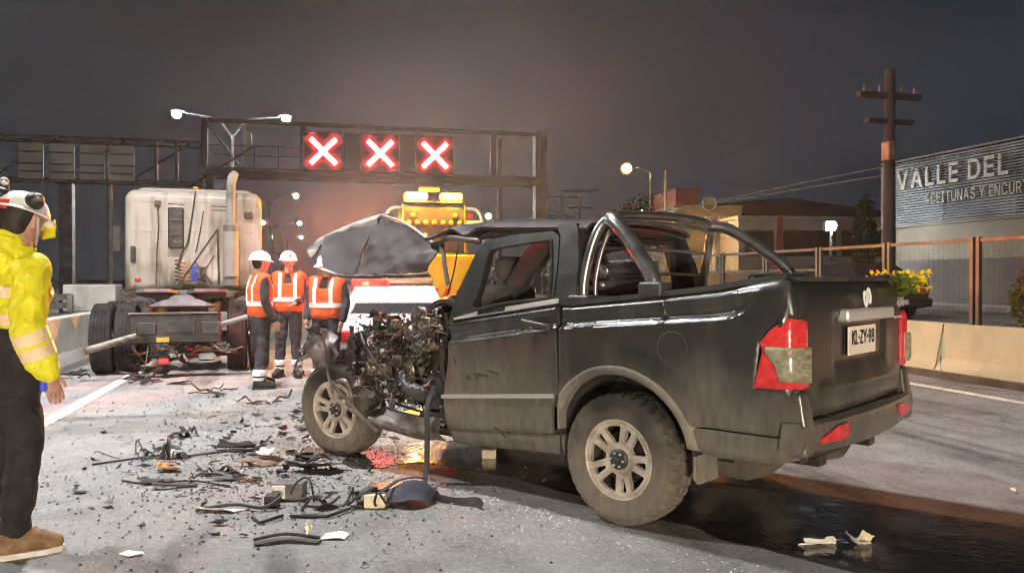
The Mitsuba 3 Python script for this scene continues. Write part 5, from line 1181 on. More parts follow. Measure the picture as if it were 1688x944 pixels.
def board_lamp(x, z): 
    A = np.eye(4); A[:3, 3] = (x, 0.035, z); part(bd, 'board_lamp', lampm, 'amber_lens', smooth=40, M=YS @ A)
for k in range(7): board_lamp(-0.56 + 0.187 * k, 2.64)
for x, z in ((-0.46, 2.50), (0.46, 2.50), (-0.47, 2.80), (0.47, 2.80), (-0.2, 2.36), (0.2, 2.36)): board_lamp(x, z)
lbm = Y('light_bar', rbox(-0.70, 0.66, 0.0, 0.22, 3.06, 3.12, 0.02), 'sign_black', smooth=40)
for i, (a, b) in enumerate(((-0.66, -0.14), (0.13, 0.63))):
    Y('beacon', rbox(a, b, -0.04, 0.20, 3.125, 3.31, 0.06), 'black', parent=lbm, glow=(2.2, 0.50, 0.014), weight=2, smooth=40)
    Y('beacon_core', rbox(a + 0.05, b - 0.05, -0.065, -0.042, 3.155, 3.275, 0.01), 'black', parent=lbm, glow=(1900, 640, 28), weight=13)
Y('beacon_top', rbox(-0.34, 0.12, 0.0, 0.16, 3.315, 3.42, 0.04), 'black', parent=lbm, glow=(0.9, 0.26, 0.01), weight=0.5, smooth=40)
for s in (-1, 1):
    h_ = Y('hoop', tube(curve([(s * 1.09, 0.1, 1.95), (s * 1.09, 0.1, 2.55), (s * 1.04, 0.1, 2.82), (s * 0.92, 0.1, 2.95), (s * 0.72, 0.1, 2.97)], 8), 0.038, 12), 'van_white', smooth=True)
    Y('rail_post', box(s * 0.75 - 0.03, s * 0.75 + 0.03, 0.2, 0.26, 1.95, 2.9), 'safety_yellow')
Y('side_lamp', cyl(V(-0.82, 0.0, 2.62), V(-0.82, 0.12, 2.62), 0.13, 0.10, sides=24), 'orange_plastic', smooth=30)
Y('side_lamp', cyl(V(0.80, 0.0, 2.80), V(0.80, 0.10, 2.80), 0.06, sides=20), 'red_lens', smooth=30)
Y('side_plate', box(0.72, 1.03, 0.0, 0.03, 2.50, 2.70), 'card_cream'); Y('side_box', rbox(-1.25, -1.02, 0.1, 0.3, 2.55, 2.8, 0.05), 'red_lens', smooth=40)
for s in (-1, 1):
    for y in (0.8, 4.2): Y('wheel', cyl(V(s * 0.75, y, 0.45), V(s * 1.05, y, 0.45), 0.45, sides=36), 'lorry_rubber', smooth=30)

# ---------------------------------------------------------------- dark car parked beyond the fence
def saloon(name, label, M, paint, lit=0.0, bar=False):
    t = thing(name, label, 'car')
    def C_(nm, mesh, bsdf, parent=None, **kw): return part(parent or t, nm, mesh, bsdf, M=M, **kw)
    C_('body', MF.hull_points(np.vstack([rbox(-0.83, 0.83, -2.0, 2.0, 0.25, 0.75, 0.12).vertices, rbox(-0.80, 0.80, -1.9, 1.0, 0.75, 0.84, 0.06).vertices])), paint, smooth=40)
    C_('cabin', MF.hull_points(np.vstack([rbox(-0.78, 0.78, -1.7, 1.0, 0.82, 0.88, 0.03).vertices, rbox(-0.60, 0.60, -1.1, 0.25, 1.20, 1.28, 0.06).vertices])), 'window_dark' if not bar else paint, smooth=30)
    C_('roof', rbox(-0.60, 0.60, -1.05, 0.22, 1.255, 1.29, 0.03), paint, smooth=40)
    C_('bumper', rbox(-0.84, 0.84, -2.06, -1.9, 0.28, 0.48, 0.05), 'black_plastic', smooth=40)
    if bar:                                   # roof light bar, its left end flashing red
        C_('rear_window', MF.hull_points(np.array([(x, y, z) for x, y, z in ((-0.60, -1.63, 0.93), (0.60, -1.63, 0.93), (-0.55, -1.44, 1.06), (0.55, -1.44, 1.06), (-0.60, -1.5, 0.93), (0.60, -1.5, 0.93), (-0.55, -1.3, 1.06), (0.55, -1.3, 1.06))])), 'window_dark')
        lb_ = C_('light_bar', rbox(-0.56, 0.58, -0.62, -0.38, 1.295, 1.32, 0.01), 'sign_black', smooth=40)
        C_('clear_section', rbox(-0.24, 0.57, -0.62, -0.38, 1.322, 1.41, 0.03), 'clear_lens', parent=lb_, smooth=40)
        C_('red_section', rbox(-0.66, -0.12, -0.68, -0.34, 1.25, 1.42, 0.05), 'black', parent=lb_, smooth=40, glow=(9.0, 0.022, 0.020), weight=3)
        C_('red_lamp', rbox(-0.50, -0.40, -0.705, -0.682, 1.30, 1.365, 0.01), 'black', parent=lb_, glow=(46000, 0.30, 0.14), weight=14)
        C_('boot_seam', box(-0.7, 0.7, -2.008, -2.0, 0.60, 0.608), 'sign_black')
    C_('number_plate', box(-0.18, 0.18, -2.068, -2.061, 0.34, 0.45), 'plate_white')
    for s in (-1, 1):
        for y in (-1.25, 1.25): C_('wheel', cyl(V(s * 0.62, y, 0.30), V(s * 0.84, y, 0.30), 0.30, sides=28), 'lorry_rubber', smooth=30)
        h_ = C_('headlight', rbox(s * 0.62 - 0.16, s * 0.62 + 0.16, 1.93, 2.03, 0.56, 0.72, 0.03), 'clear_lens', smooth=40)
        if lit: C_('bulb', rbox(s * 0.62 - 0.12, s * 0.62 + 0.12, 2.032, 2.045, 0.59, 0.69, 0.006), 'black', parent=h_, glow=V(1.0, 0.86, 0.68) * lit, weight=14)
        C_('tail_light', rbox(s * 0.66 - 0.12, s * 0.66 + 0.12, -2.02, -1.95, 0.55, 0.70, 0.03), 'red_lens', smooth=40)
saloon('parked_car', 'dark parked car on the service road, its roof showing above the tailgate', frame(RD(12.7, 17.45, 0.50), RU), 'truck_paint_clean')
saloon('unseen_headlight_car', 'unseen car behind the camera with both headlights on, placed to light the wreck', frame(V(1.9, -11.0, 0), (-0.10, 1.0)), 'van_white', lit=5000)  # out of view, placed to light the truck side and right barrier
saloon('patrol_car', 'white patrol car behind the wreck, red lamp lit on its roof bar', frame(V(-1.86, 13.2, 0), (-0.12, 1.0)), 'van_white', bar=True)
# yellow flowers lying over the corner of the pickup bed
fl_ = thing('flower_bunch', 'bunch of small yellow flowers lying over the far rear corner of the pickup bed', 'flowers')
rf_ = np.random.default_rng(31)
pc0 = np.array([V(-1.04, -0.80, 1.385) + V(rf_.uniform(-0.12, 0.22), np.clip(rf_.normal() * 0.07, -0.16, 0.17), 0) for k in range(260)])
pc0[:, 2] += rf_.uniform(-0.06, 0.075, 260) * np.clip(1.2 - np.abs(pc0[:, 1] + 0.80) * 4, 0.2, 1)
vs, fs = [], []
for k, c in enumerate(pc0):
    nn = rf_.normal(size=3) + V(-0.6, 0.3, 0.8); nn /= np.linalg.norm(nn); a = np.cross(nn, V(1, 0, 0.3)); a /= np.linalg.norm(a); b = np.cross(nn, a)
    r_ = rf_.uniform(0.010, 0.020)
    ring_ = [c + r_ * (1.0 if j % 2 else 0.55) * (math.cos(j * math.pi / 5) * a + math.sin(j * math.pi / 5) * b) for j in range(10)]
    i0 = len(vs); vs += [c + nn * 0.004] + ring_; fs += [[i0, i0 + 1 + j, i0 + 1 + (j + 1) % 10] for j in range(10)]
part(fl_, 'blossom', trimesh.Trimesh(np.array(vs), np.array(fs), process=False), 'petal', M=CAR, stuff=True)
part(fl_, 'leaf', crown(V(-1.0, -0.78, 1.37), 0.16, 0.20, 0.08, 260, 0.022, 33, 0.2), 'leaf_green', M=CAR, stuff=True)
stems = [tube(curve([c, c + V(0.03, 0.02, -0.03), V(-0.93 + 0.1 * rf_.normal(), -0.62, 1.40)], 4), 0.003, 5) for c in pc0[::9]]
part(fl_, 'stem', cat(stems), 'leaf_green', M=CAR, stuff=True)
# ---------------------------------------------------------------- people
def shell(t, off, keep):
    """The part of a surface, lifted by off, that lies inside the Manifold keep."""
    n = np.array(t.vertex_normals); u = trimesh.Trimesh(np.array(t.vertices) + n * off, t.faces, process=True)
    mm = MF(manifold3d.Mesh(np.asarray(u.vertices, np.float32), np.asarray(u.faces, np.uint32)))
    inn = MF(manifold3d.Mesh(np.asarray(t.vertices - n * 0.004, np.float32), np.asarray(t.faces, np.uint32)))
    return xf((mm - inn) ^ keep)
def mbox(x0, x1, y0, y1, z0, z1): return MF.cube((x1 - x0, y1 - y0, z1 - z0)).translate((x0, y0, z0))
L3 = lambda a, b, t: np.asarray(a, float) * (1 - t) + np.asarray(b, float) * t

def person(label, pos, face, H, arms, feet, kind, group=None, head_turn=0.0, lean=0.0, head_tip=0.0, seed=0, build=1.0):
    p = thing('person', label, 'person', group)
    s = H / 1.75
    M = frame(np.asarray(pos, float), face); M[:3, :3] = M[:3, :3] * s; M[:3, :2] *= build
    def A(name, mesh, bsdf, parent=None, smooth=True, **kw): return part(parent or p, name, mesh, bsdf, smooth=smooth, M=M, **kw)
    hip = [V(-0.095, 0, 0.90), V(0.095, 0, 0.90)]
    sh = [V(-0.185, lean * 0.5, 1.405), V(0.185, lean * 0.5, 1.405)]
    ank = [V(*feet[0]), V(*feet[1])]
    toe = [ank[i] + V(*(feet[2 + i])) for i in range(2)]
    kne = [L3(hip[i], ank[i], 0.48) + V(0, 0.035, 0) for i in range(2)]
    elb, wri = [V(*arms[0][0]), V(*arms[1][0])], [V(*arms[0][1]), V(*arms[1][1])]
    neck, head = V(0, lean * 0.6, 1.47), V(0, lean * 0.75 + 0.02, 1.615 + (0.025 if kind == 'officer' else 0))
    ct_, st_ = math.cos(head_turn), math.sin(head_turn)
    cp_, sp_ = math.cos(head_tip), math.sin(head_tip)
    Rh = np.array([[ct_, -st_, 0], [st_, ct_, 0], [0, 0, 1]]) @ np.array([[1, 0, 0], [0, cp_, -sp_], [0, sp_, cp_]])
    hp = lambda x, y, z: head + Rh @ V(x, y, z)
    # the body, one continuous surface
    B = [[(hp(0, -0.02, 0.045), 0.088), (hp(0, 0.015, 0.04), 0.083), (hp(0, 0.035, -0.055), 0.052)], [(hp(0, 0.0, 0.0), 0.075), (hp(0, 0.05, -0.085), 0.034)],
         [(hp(0, 0.092, 0.012), 0.011), (hp(0, 0.108, -0.022), 0.017), (hp(0, 0.09, -0.035), 0.014)],
         [(hp(-0.020, 0.086, -0.062), 0.010), (hp(0.020, 0.086, -0.062), 0.010)],
         [(hp(0.081, -0.005, 0.0), 0.014), (hp(0.083, -0.015, 0.03), 0.016), (hp(0.08, -0.008, -0.02), 0.011)], [(hp(-0.081, -0.005, 0.0), 0.014), (hp(-0.083, -0.015, 0.03), 0.016), (hp(-0.08, -0.008, -0.02), 0.011)],
         [(neck - V(0, 0, 0.06), 0.062), (head - V(0, 0.01, 0.06), 0.056)],
         [(sh[0], 0.055), (sh[1], 0.055), (V(-0.09, lean * 0.35, 1.28), 0.10), (V(0.09, lean * 0.35, 1.28), 0.10)], [(V(-0.08, lean * .3, 1.25), 0.10), (V(0.08, lean * .3, 1.25), 0.10), (V(-0.06, 0, 1.02), 0.095), (V(0.06, 0, 1.02), 0.095)],
         [(V(-0.06, 0, 1.02), 0.095), (V(0.06, 0, 1.02), 0.095), (hip[0], 0.09), (hip[1], 0.09)]]
    for i in range(2):
        B += [[(hip[i], 0.085), (kne[i], 0.055)], [(kne[i], 0.055), (ank[i] + V(0, 0, 0.02), 0.038)], [(ank[i], 0.036), (L3(ank[i], toe[i], 0.45), 0.028)], [(sh[i], 0.05), (elb[i], 0.038)], [(elb[i], 0.038), (wri[i], 0.026)]]
        sgn = 1 if i else -1
        d = wri[i] - elb[i]; d /= np.linalg.norm(d); side_ = np.cross(d, V(0, 1, 0)); side_ /= np.linalg.norm(side_) + 1e-9; fw = np.cross(side_, d)
        palm = wri[i] + d * 0.085
        B.append([(wri[i], 0.024), (palm + fw * 0.022, 0.017), (palm - fw * 0.022, 0.016)])
        for q in range(4):
            f0 = palm + fw * (0.030 - 0.020 * q); ln = (0.036, 0.042, 0.039, 0.030)[q]; bend = -side_ * sgn * 0.35
            k1 = f0 + (d + bend * 0.4) / np.linalg.norm(d + bend * 0.4) * ln; k2 = k1 + (d * 0.85 + bend) / np.linalg.norm(d * .85 + bend) * ln * 0.85
            B += [[(f0, 0.0100), (k1, 0.0090)], [(k1, 0.0090), (k2, 0.0078)]]
        t0 = wri[i] + d * 0.03 + fw * 0.022; t1 = t0 + (d * 0.7 + fw * 0.7) * 0.040; t2 = t1 + d * 0.034 + fw * 0.006
        B += [[(t0, 0.013), (t1, 0.0105)], [(t1, 0.0105), (t2, 0.0085)]]
    A('body', hulls(B, 0.018 if kind == 'officer' else 0.03, 5), 'skin')
    for e in (-1, 1):
        A('eye', trimesh.creation.icosphere(1, 0.011).apply_translation(hp(e * 0.031, 0.082, 0.012)), 'paper_white'); A('eyebrow', tube([hp(e * 0.016, 0.093, 0.032), hp(e * 0.046, 0.082, 0.033)], 0.004, 5), 'hair_dark')
    A('mouth', tube([hp(-0.022, 0.092, -0.064), hp(0, 0.098, -0.063), hp(0.022, 0.092, -0.064)], 0.0035, 5), 'helmet_red')
    A('hair', hulls([[(hp(0, -0.030, 0.05), 0.091), (hp(0, -0.045, 0.0), 0.070)], [(hp(-0.03, -0.055, -0.035), 0.038), (hp(0.03, -0.055, -0.035), 0.038), (hp(0, -0.045, 0.0), 0.068)]], 0.02, 4), 'hair_dark')
    # trousers
    LG = [[(V(-0.075, 0, 1.0), 0.105), (V(0.075, 0, 1.0), 0.105), (hip[0], 0.108), (hip[1], 0.108)]]
    for i in range(2): LG += [[(hip[i], 0.108), (L3(hip[i], kne[i], 0.5), 0.094), (kne[i], 0.078)], [(kne[i], 0.078), (L3(kne[i], ank[i], .6), 0.076), (ank[i] + V(0, 0, 0.05), 0.070)]]
    cloth = 'black_cloth' if kind == 'officer' else 'navy_cloth'
    lg = hulls(LG, 0.018, 5, 0.020, seed + 1, 8)
    tq = A('trousers', lg, cloth)
    for i in range(2):
        bt = 'tan_leather' if kind == 'officer' else 'boot_black'
        d = toe[i] - ank[i]; d[2] = 0; d /= np.linalg.norm(d)
        bk = A('boot', hulls([[(ank[i] + V(0, 0, 0.06), 0.056), (ank[i] + V(0, 0, -0.03) - d * 0.02, 0.052)], [(V(ank[i][0], ank[i][1], 0.052) - d * 0.035, 0.044), (ank[i] + V(0, 0, 0.0) + d * 0.03, 0.05), (V(*(ank[i] + d * 0.17)[:2], 0.050), 0.042), (V(*(ank[i] + d * 0.10)[:2], 0.062), 0.050)]], 0.018, 4), bt)
        sole = Polygon([(-0.045, -0.085), (0.045, -0.085), (0.05, 0.05), (0.054, 0.12), (0.035, 0.20), (0, 0.218), (-0.035, 0.20), (-0.054, 0.12), (-0.05, 0.05)])
        Ms = np.eye(4); Ms[:2, 0] = (d[1], -d[0]); Ms[:2, 1] = d[:2]; Ms[:2, 3] = ank[i][:2]
        A('sole', xf(extrude(sole, 0.028), Ms), 'paper_white' if kind == 'officer' else 'black', parent=bk, smooth=False)
    wide = 0.02 if kind == 'officer' else 0.0
    TO = [[(sh[0] + V(0.02, 0, 0.0), 0.072), (sh[1] - V(0.02, 0, 0.0), 0.072), (V(-0.10 - wide, lean * 0.35, 1.27), 0.122), (V(0.10 + wide, lean * 0.35, 1.27), 0.122)],
          [(V(-0.10 - wide, lean * .35, 1.27), 0.122), (V(0.10 + wide, lean * .35, 1.27), 0.122), (V(-0.09 - wide, 0, 1.0), 0.118), (V(0.09 + wide, 0, 1.0), 0.118)], [(neck - V(0, 0, 0.05), 0.078), (sh[0] + V(0.05, 0, 0), 0.06), (sh[1] - V(0.05, 0, 0), 0.06)]]
    SL = []
    sr = (0.070, 0.058, 0.052) if kind != 'officer' else (0.086, 0.076, 0.063)
    for i in range(2): SL += [[(sh[i], sr[0]), (elb[i], sr[1])], [(elb[i], sr[1]), (L3(elb[i], wri[i], 0.93), sr[2])]]
    if kind == 'officer':
        TO[1] = [(V(-0.12, lean * .35, 1.27), 0.124), (V(0.12, lean * .35, 1.27), 0.124), (V(-0.12, 0, 1.215), 0.122), (V(0.12, 0, 1.215), 0.122)]
        hood_ = [[(neck - V(0, 0.02, 0.03), 0.098), (neck + V(0, -0.04, 0.06), 0.090)], [(neck + V(-0.05, -0.075, -0.03), 0.062), (neck + V(0.05, -0.075, -0.03), 0.062), (neck + V(0, -0.095, 0.075), 0.058)]]
        jk = hulls(TO + SL + hood_, 0.016, 4, 0.024, seed + 2, 8)
        low = MF(manifold3d.Mesh(np.asarray(jk.vertices, np.float32), np.asarray(jk.faces, np.uint32)))
        for x0_, x1_ in ((-0.24, 0.20),): low = low - mbox(x0_, x1_, -0.4, 0.4, 0.9, 1.115)
        jk = xf(low)
        A('jacket', jk, 'jacket_yellow', smooth=50)
        skirt = hulls([[(V(-0.11, 0, 1.08), 0.112), (V(0.11, 0, 1.08), 0.112), (V(-0.115, 0, 0.90), 0.120), (V(0.115, 0, 0.90), 0.120)]], 0.018, 4, 0.022, seed + 4, 9)
        A('jacket_skirt', skirt, 'black_cloth')
        for z0 in (1.27, 1.14): A('reflective_band', shell(jk, 0.005, mbox(-0.215, 0.215, -0.4, 0.4, z0, z0 + 0.055)), 'reflector_warm', smooth=40)
        for i in range(2):
            for t in (0.22, 0.52):
                c = L3(elb[i], wri[i], t); dd = wri[i] - elb[i]; dd /= np.linalg.norm(dd)
                A('reflective_band', tube([c - dd * 0.03, c + dd * 0.03], [sr[1] + 0.008 - 0.008 * t] * 2, 22), 'reflector_warm', smooth=30)
        A('collar', tube([neck + V(0, -0.005, -0.02), neck + V(0, 0, 0.055)], [0.094, 0.090], 24), 'jacket_yellow')
        A('torch', rbox(0.262, 0.292, 0.03, 0.06, 0.82, 0.96, 0.008), 'blue_plastic', smooth=40); A('keys', rbox(0.225, 0.255, 0.07, 0.09, 0.84, 0.93, 0.006), 'blue_plastic', smooth=40)
    else:
        A('jacket', hulls(TO + SL, 0.024, 5, 0.008, seed + 2), 'navy_cloth')
        VO = [[(q, r + 0.014) for q, r in b] for b in TO[:2]]
        vo = hulls(VO, 0.022, 6, 0.008, seed + 3)
        cut = MF.cylinder(0.3, 0.062, 0.062, 20).translate((0, 0.12, 1.32))
        vm = MF(manifold3d.Mesh(np.asarray(vo.vertices, np.float32), np.asarray(vo.faces, np.uint32)))
        v_ = A('vest', xf(vm - cut), 'vest_orange', smooth=40)
        A('reflective_stripe', shell(vo, 0.006, mbox(-0.4, 0.4, -0.4, 0.4, 1.065, 1.125)), 'reflector', parent=v_, smooth=40)
        for x in (-0.135, 0.085): A('reflective_stripe', shell(vo, 0.006, mbox(x, x + 0.05, -0.4, 0.4, 1.127, 1.46)), 'reflector', parent=v_, smooth=40)
        A('vest_hem', shell(vo, 0.004, mbox(-0.4, 0.4, -0.4, 0.4, 0.86, 0.885)), 'boot_black', parent=v_, smooth=40)
        for i in range(2):
            A('reflective_cuff', shell(lg, 0.006, mbox(ank[i][0] - 0.095, ank[i][0] + 0.095, ank[i][1] - 0.13, ank[i][1] + 0.13, 0.175, 0.255)), 'reflector', parent=tq, smooth=40)
            A('reflective_cuff', shell(lg, 0.006, mbox(ank[i][0] - 0.095, ank[i][0] + 0.095, ank[i][1] - 0.13, ank[i][1] + 0.13, 0.115, 0.150)), 'reflector', parent=tq, smooth=40)
    # helmet
    up_ = Rh @ V(0, 0, 1)
    u, w = np.meshgrid(np.linspace(0, 1, 12), np.arange(36) * 2 * np.pi / 36, indexing='ij')
    rr = np.sin(u * np.pi / 2 * 0.98); zz = np.cos(u * np.pi / 2 * 0.98)
    rad = rr * (1.0); 
    loc = np.stack([0.118 * rad * np.cos(w), 0.138 * rad * np.sin(w) - 0.012, 0.118 * zz + 0.045 - 0.012 * (rr ** 6) * np.sin(w)], -1)
    brim = np.stack([0.136 * np.cos(w[0]), 0.155 * np.sin(w[0]) - 0.012 + 0.028 * np.clip(np.sin(w[0]), 0, 1), np.full(36, 0.035) - 0.014 * np.sin(w[0])], -1)
    loc = np.concatenate([loc, brim[None], (brim * V(1, 1, 1) - V(0, 0, 0.008))[None]], 0)
    wl = (loc.reshape(-1, 3) @ Rh.T) + head
    k = 36; f = []
    for i in range(loc.shape[0] - 1):
        for j in range(k):
            a, b = i * k + j, i * k + (j + 1) % k; f += [[a, a + k, b + k], [a, b + k, b]]
    hm = trimesh.Trimesh(wl, np.array(f), process=False)
    he = A('helmet', hm, 'helmet_white', smooth=50)
    if kind == 'officer':
        band_ = [hp(0.122 * math.cos(t), 0.143 * math.sin(t) - 0.012, 0.052) for t in np.linspace(math.pi * 0.62, math.pi * 1.62, 20)]
        A('red_band', tube(band_, 0, flat=(0.050, 0.008, tuple(Rh @ V(0, -1, 0.3)))), 'helmet_red', parent=he)
        for x, y, z, r in ((0.105, -0.055, 0.098, 0.046), (-0.03, -0.125, 0.115, 0.034)):
            A('ear_defender', hulls([[(hp(x, y, z), r), (hp(x * 1.12, y * 1.12, z * 1.02), r * 0.8)]], 0.02, 3), 'black', parent=he)
            A('ring', trimesh.creation.icosphere(2, r * 0.45).apply_translation(hp(x * 1.45, y * 1.45, z * 1.08)), 'bare_metal', parent=he)
        A('head_lamp', rbox(-0.03, 0.03, -0.03, 0.03, -0.02, 0.02, 0.008).apply_translation(hp(-0.085, -0.09, 0.165)), 'black_plastic', parent=he, smooth=40)
        A('lamp_clip', trimesh.creation.icosphere(2, 0.022).apply_translation(hp(-0.06, -0.10, 0.19)), 'chrome', parent=he)
        A('chin_strap', tube(curve([hp(0.10, -0.01, 0.03), hp(0.088, 0.02, -0.05), hp(0.05, 0.06, -0.095)], 6), 0, flat=(0.018, 0.003, tuple(Rh @ V(1, 0.2, 0)))), 'paper_white', parent=he)
        A('visor', tube([hp(0.10, 0.10, 0.03), hp(0.06, 0.148, 0.0), hp(-0.02, 0.16, -0.005)], 0, flat=(0.055, 0.01, tuple(Rh @ V(0.4, 1, 0)))), 'jacket_yellow', parent=he)
    else:
        A('badge', disc(hp(0, 0.131, 0.085), 0.017, Rh @ V(0, 1, 0.3), 0.006, 14), 'cloth_blue', parent=he)
    return p

person('person in a yellow high visibility jacket and white helmet looking towards the wreck, leftmost', (-2.575, 4.20, 0), (0.62, 0.78), 1.80,
       [((-0.29, 0.02, 1.13), (-0.27, 0.12, 0.90)), ((0.275, -0.03, 1.14), (0.275, 0.06, 0.905))],
       [(-0.13, -0.10, 0.10), (0.10, -0.02, 0.10), (-0.05, 0.20, -0.03), (0.06, 0.19, -0.03)], 'officer', lean=0.05, head_turn=0.42, head_tip=-0.26, seed=3)
person('worker in an orange vest standing sideways, arm hanging, nearest of the three', (-3.25, 10.55, 0), (0.74, 0.52), 1.74,
       [((-0.25, 0.02, 1.12), (-0.22, 0.14, 0.90)), ((0.235, -0.01, 1.13), (0.225, 0.10, 0.88))],
       [(-0.16, 0.06, 0.10), (0.14, -0.06, 0.10), (-0.04, 0.16, -0.03), (0.05, 0.16, -0.03)], 'worker', head_turn=0.1, seed=11)
person('worker in an orange vest facing the camera, middle one of the three workers', (-3.19, 11.70, 0), (0.12, -1.0), 1.78,
       [((-0.27, -0.04, 1.14), (-0.13, 0.13, 1.05)), ((0.26, 0.0, 1.12), (0.24, 0.10, 0.89))],
       [(-0.12, 0.0, 0.10), (0.13, 0.0, 0.10), (-0.05, 0.16, -0.03), (0.05, 0.16, -0.03)], 'worker', head_turn=0.35, seed=17, build=0.95)
person('worker in an orange vest half hidden behind the raised bonnet', (-2.39, 10.6, 0), (-0.25, -1.0), 1.70,
       [((-0.25, 0.0, 1.13), (-0.24, 0.08, 0.90)), ((0.25, 0.0, 1.13), (0.22, 0.10, 0.92))],
       [(-0.11, 0.0, 0.10), (0.12, 0.0, 0.10), (-0.05, 0.16, -0.03), (0.05, 0.16, -0.03)], 'worker', head_turn=-0.5, head_tip=-0.2, seed=23, build=1.07)
# ---------------------------------------------------------------- debris on the road
rd = np.random.default_rng(99)
def strips(c, n, ln, r, seed, flat=False, spread=0.12, hgt=0.04):
    q = np.random.default_rng(seed); ms = []
    for k in range(max(3, int(n * 0.5))):
        a = V(*c) + V(q.normal() * spread, q.normal() * spread * 0.7, 0); th = q.uniform(0, 6.28); pts = [a + V(0, 0, r + 0.004)]
        for j in range(3):
            th += q.normal() * 0.5; pts.append(pts[-1] + V(math.cos(th), math.sin(th), 0) * ln / 3 * q.uniform(0.3, 0.95)); pts[-1][2] = r + 0.004 + abs(q.normal()) * hgt
        rr_ = r * q.uniform(0.6, 1.3)
        ms.append(tube(curve(pts, 5), 0, flat=(rr_ * 4, rr_, (0, 0, 1))) if (flat and k % 2) else tube(curve(pts, 5), rr_, 6))
    return ms
def debris(name, label, cat_, pieces, group=None):
    """pieces: (part name, mesh, bsdf); one piece alone is one mesh."""
    if len(pieces) == 1: return solo(name, pieces[0][1], pieces[0][2], label, cat_, group, smooth=30)
    t = thing(name, label, cat_, group)
    for nm, m, b in pieces:
        for q in (m if isinstance(m, list) else [m]): part(t, nm, q, b, smooth=30)
    return t
def scrap(x, y, s, seed, th=0.004, n=9, amp=0.6):
    s = np.asarray(s) * V(0.85, 0.85, 0.7)
    m = crumple(V(x, y, 0), s, seed, th, n, amp); m.apply_translation((0, 0, 0.003 - m.bounds[0][2])); return m
debris('plastic_wreckage', 'flattened dark plastic strips lying on the road in front of the workers', 'debris', [('strip', strips((-3.68, 10.1, 0), 9, 0.35, 0.012, 1, True, 0.14), 'dark_bits'), ('scrap', scrap(-3.55, 9.75, (0.16, 0.12, 0.05), 2), 'dark_bits')])
debris('plastic_wreckage', 'twisted black scrap just left of the front wheel, farther away', 'debris', [('strip', strips((-3.02, 9.4, 0), 7, 0.3, 0.010, 3, True, 0.16), 'dark_bits'), ('scrap', scrap(-2.86, 9.2, (0.14, 0.08, 0.04), 4), 'black_plastic')])
debris('plastic_wreckage', 'small black clump alone on the road left of the debris field', 'debris', [('scrap', scrap(-2.92, 7.28, (0.14, 0.08, 0.06), 5), 'dark_bits'), ('strip', strips((-2.9, 7.28, 0), 5, 0.26, 0.008, 6, True, 0.06), 'dark_bits')])
debris('wiring_heap', 'tangled heap of grey wires and splintered plastic beside the orange scrap', 'debris', [('wire', strips((-2.74, 6.38, 0), 18, 0.34, 0.006, 7, False, 0.12, 0.07), 'grey_plastic'), ('strip', strips((-2.66, 6.36, 0), 8, 0.24, 0.012, 8, True, 0.10, 0.05), 'dark_bits'), ('scrap', scrap(-2.70, 6.42, (0.14, 0.10, 0.07), 9), 'torn_metal'), ('stick', tube([(-3.16, 6.15, 0.008), (-2.72, 6.40, 0.03)], 0.008, 6), 'dark_bits')])
debris('orange_scrap', 'crumpled orange plastic scrap beside the heap of grey wires', 'debris', [('scrap', scrap(-2.55, 5.98, (0.17, 0.11, 0.05), 10), 'orange_plastic')])
debris('bumper_piece', 'curved dark bumper piece in the middle of the debris field', 'debris', [('shell', scrap(-2.26, 6.68, (0.22, 0.13, 0.09), 11, 0.008), 'grey_plastic'), ('edge', tube(curve([(-2.56, 6.42, 0.012), (-2.3, 6.50, 0.03), (-2.08, 6.62, 0.03), (-2.0, 6.78, 0.10)], 6), 0.009, 7), 'black_plastic')])
debris('plastic_wreckage', 'row of black shards at the near edge of the debris field', 'debris', [('strip', strips((-2.15, 5.62, 0), 9, 0.34, 0.010, 12, True, 0.16), 'dark_bits'), ('scrap', scrap(-1.98, 5.70, (0.20, 0.09, 0.05), 13), 'dark_bits'), ('scrap', scrap(-2.45, 5.60, (0.16, 0.08, 0.04), 14), 'black_plastic')])
debris('plastic_wreckage', 'brownish splintered pieces left of the front wheel, in the glass', 'debris', [('scrap', scrap(-1.86, 6.15, (0.20, 0.12, 0.05), 15), 'rust_metal'), ('scrap', scrap(-1.62, 6.35, (0.16, 0.08, 0.06), 16), 'dark_bits'), ('strip', strips((-1.75, 6.3, 0), 9, 0.25, 0.008, 17, True, 0.16), 'dark_bits'), ('scrap', scrap(-1.98, 6.55, (0.08, 0.07, 0.06), 18), 'paper_white')])
debris('wing_liner', 'muddy wing liner scrap lying under the front wheel', 'debris', [('scrap', scrap(-1.42, 5.95, (0.26, 0.16, 0.07), 19), 'torn_metal'), ('strip', strips((-1.5, 6.0, 0), 7, 0.3, 0.010, 20, True, 0.14), 'dark_bits')])
debris('bracket', 'black bent bracket with pale splinter, nearest cluster to the person in yellow', 'debris', [('bar', tube(curve([(-1.90, 4.90, 0.015), (-1.70, 4.98, 0.03), (-1.50, 4.93, 0.025), (-1.42, 5.02, 0.06)], 6), 0.012, 8), 'dark_bits'), ('splinter', scrap(-1.78, 4.92, (0.17, 0.05, 0.03), 21), 'paper_white'), ('clip', rbox(-1.52, -1.44, 5.0, 5.09, 0.003, 0.075, 0.01), 'dark_bits'), ('prong', tube([(-1.52, 4.78, 0.01), (-1.44, 4.66, 0.012), (-1.34, 4.78, 0.02)], 0.010, 6), 'dark_bits')])
debris('relay_box', 'small dark box with one white side among the debris', 'box', [('case', rbox(-1.52, -1.32, 5.16, 5.28, 0.003, 0.11, 0.012), 'grey_plastic'), ('white_face', rbox(-1.515, -1.43, 5.145, 5.158, 0.02, 0.10, 0.004), 'paper_white')])
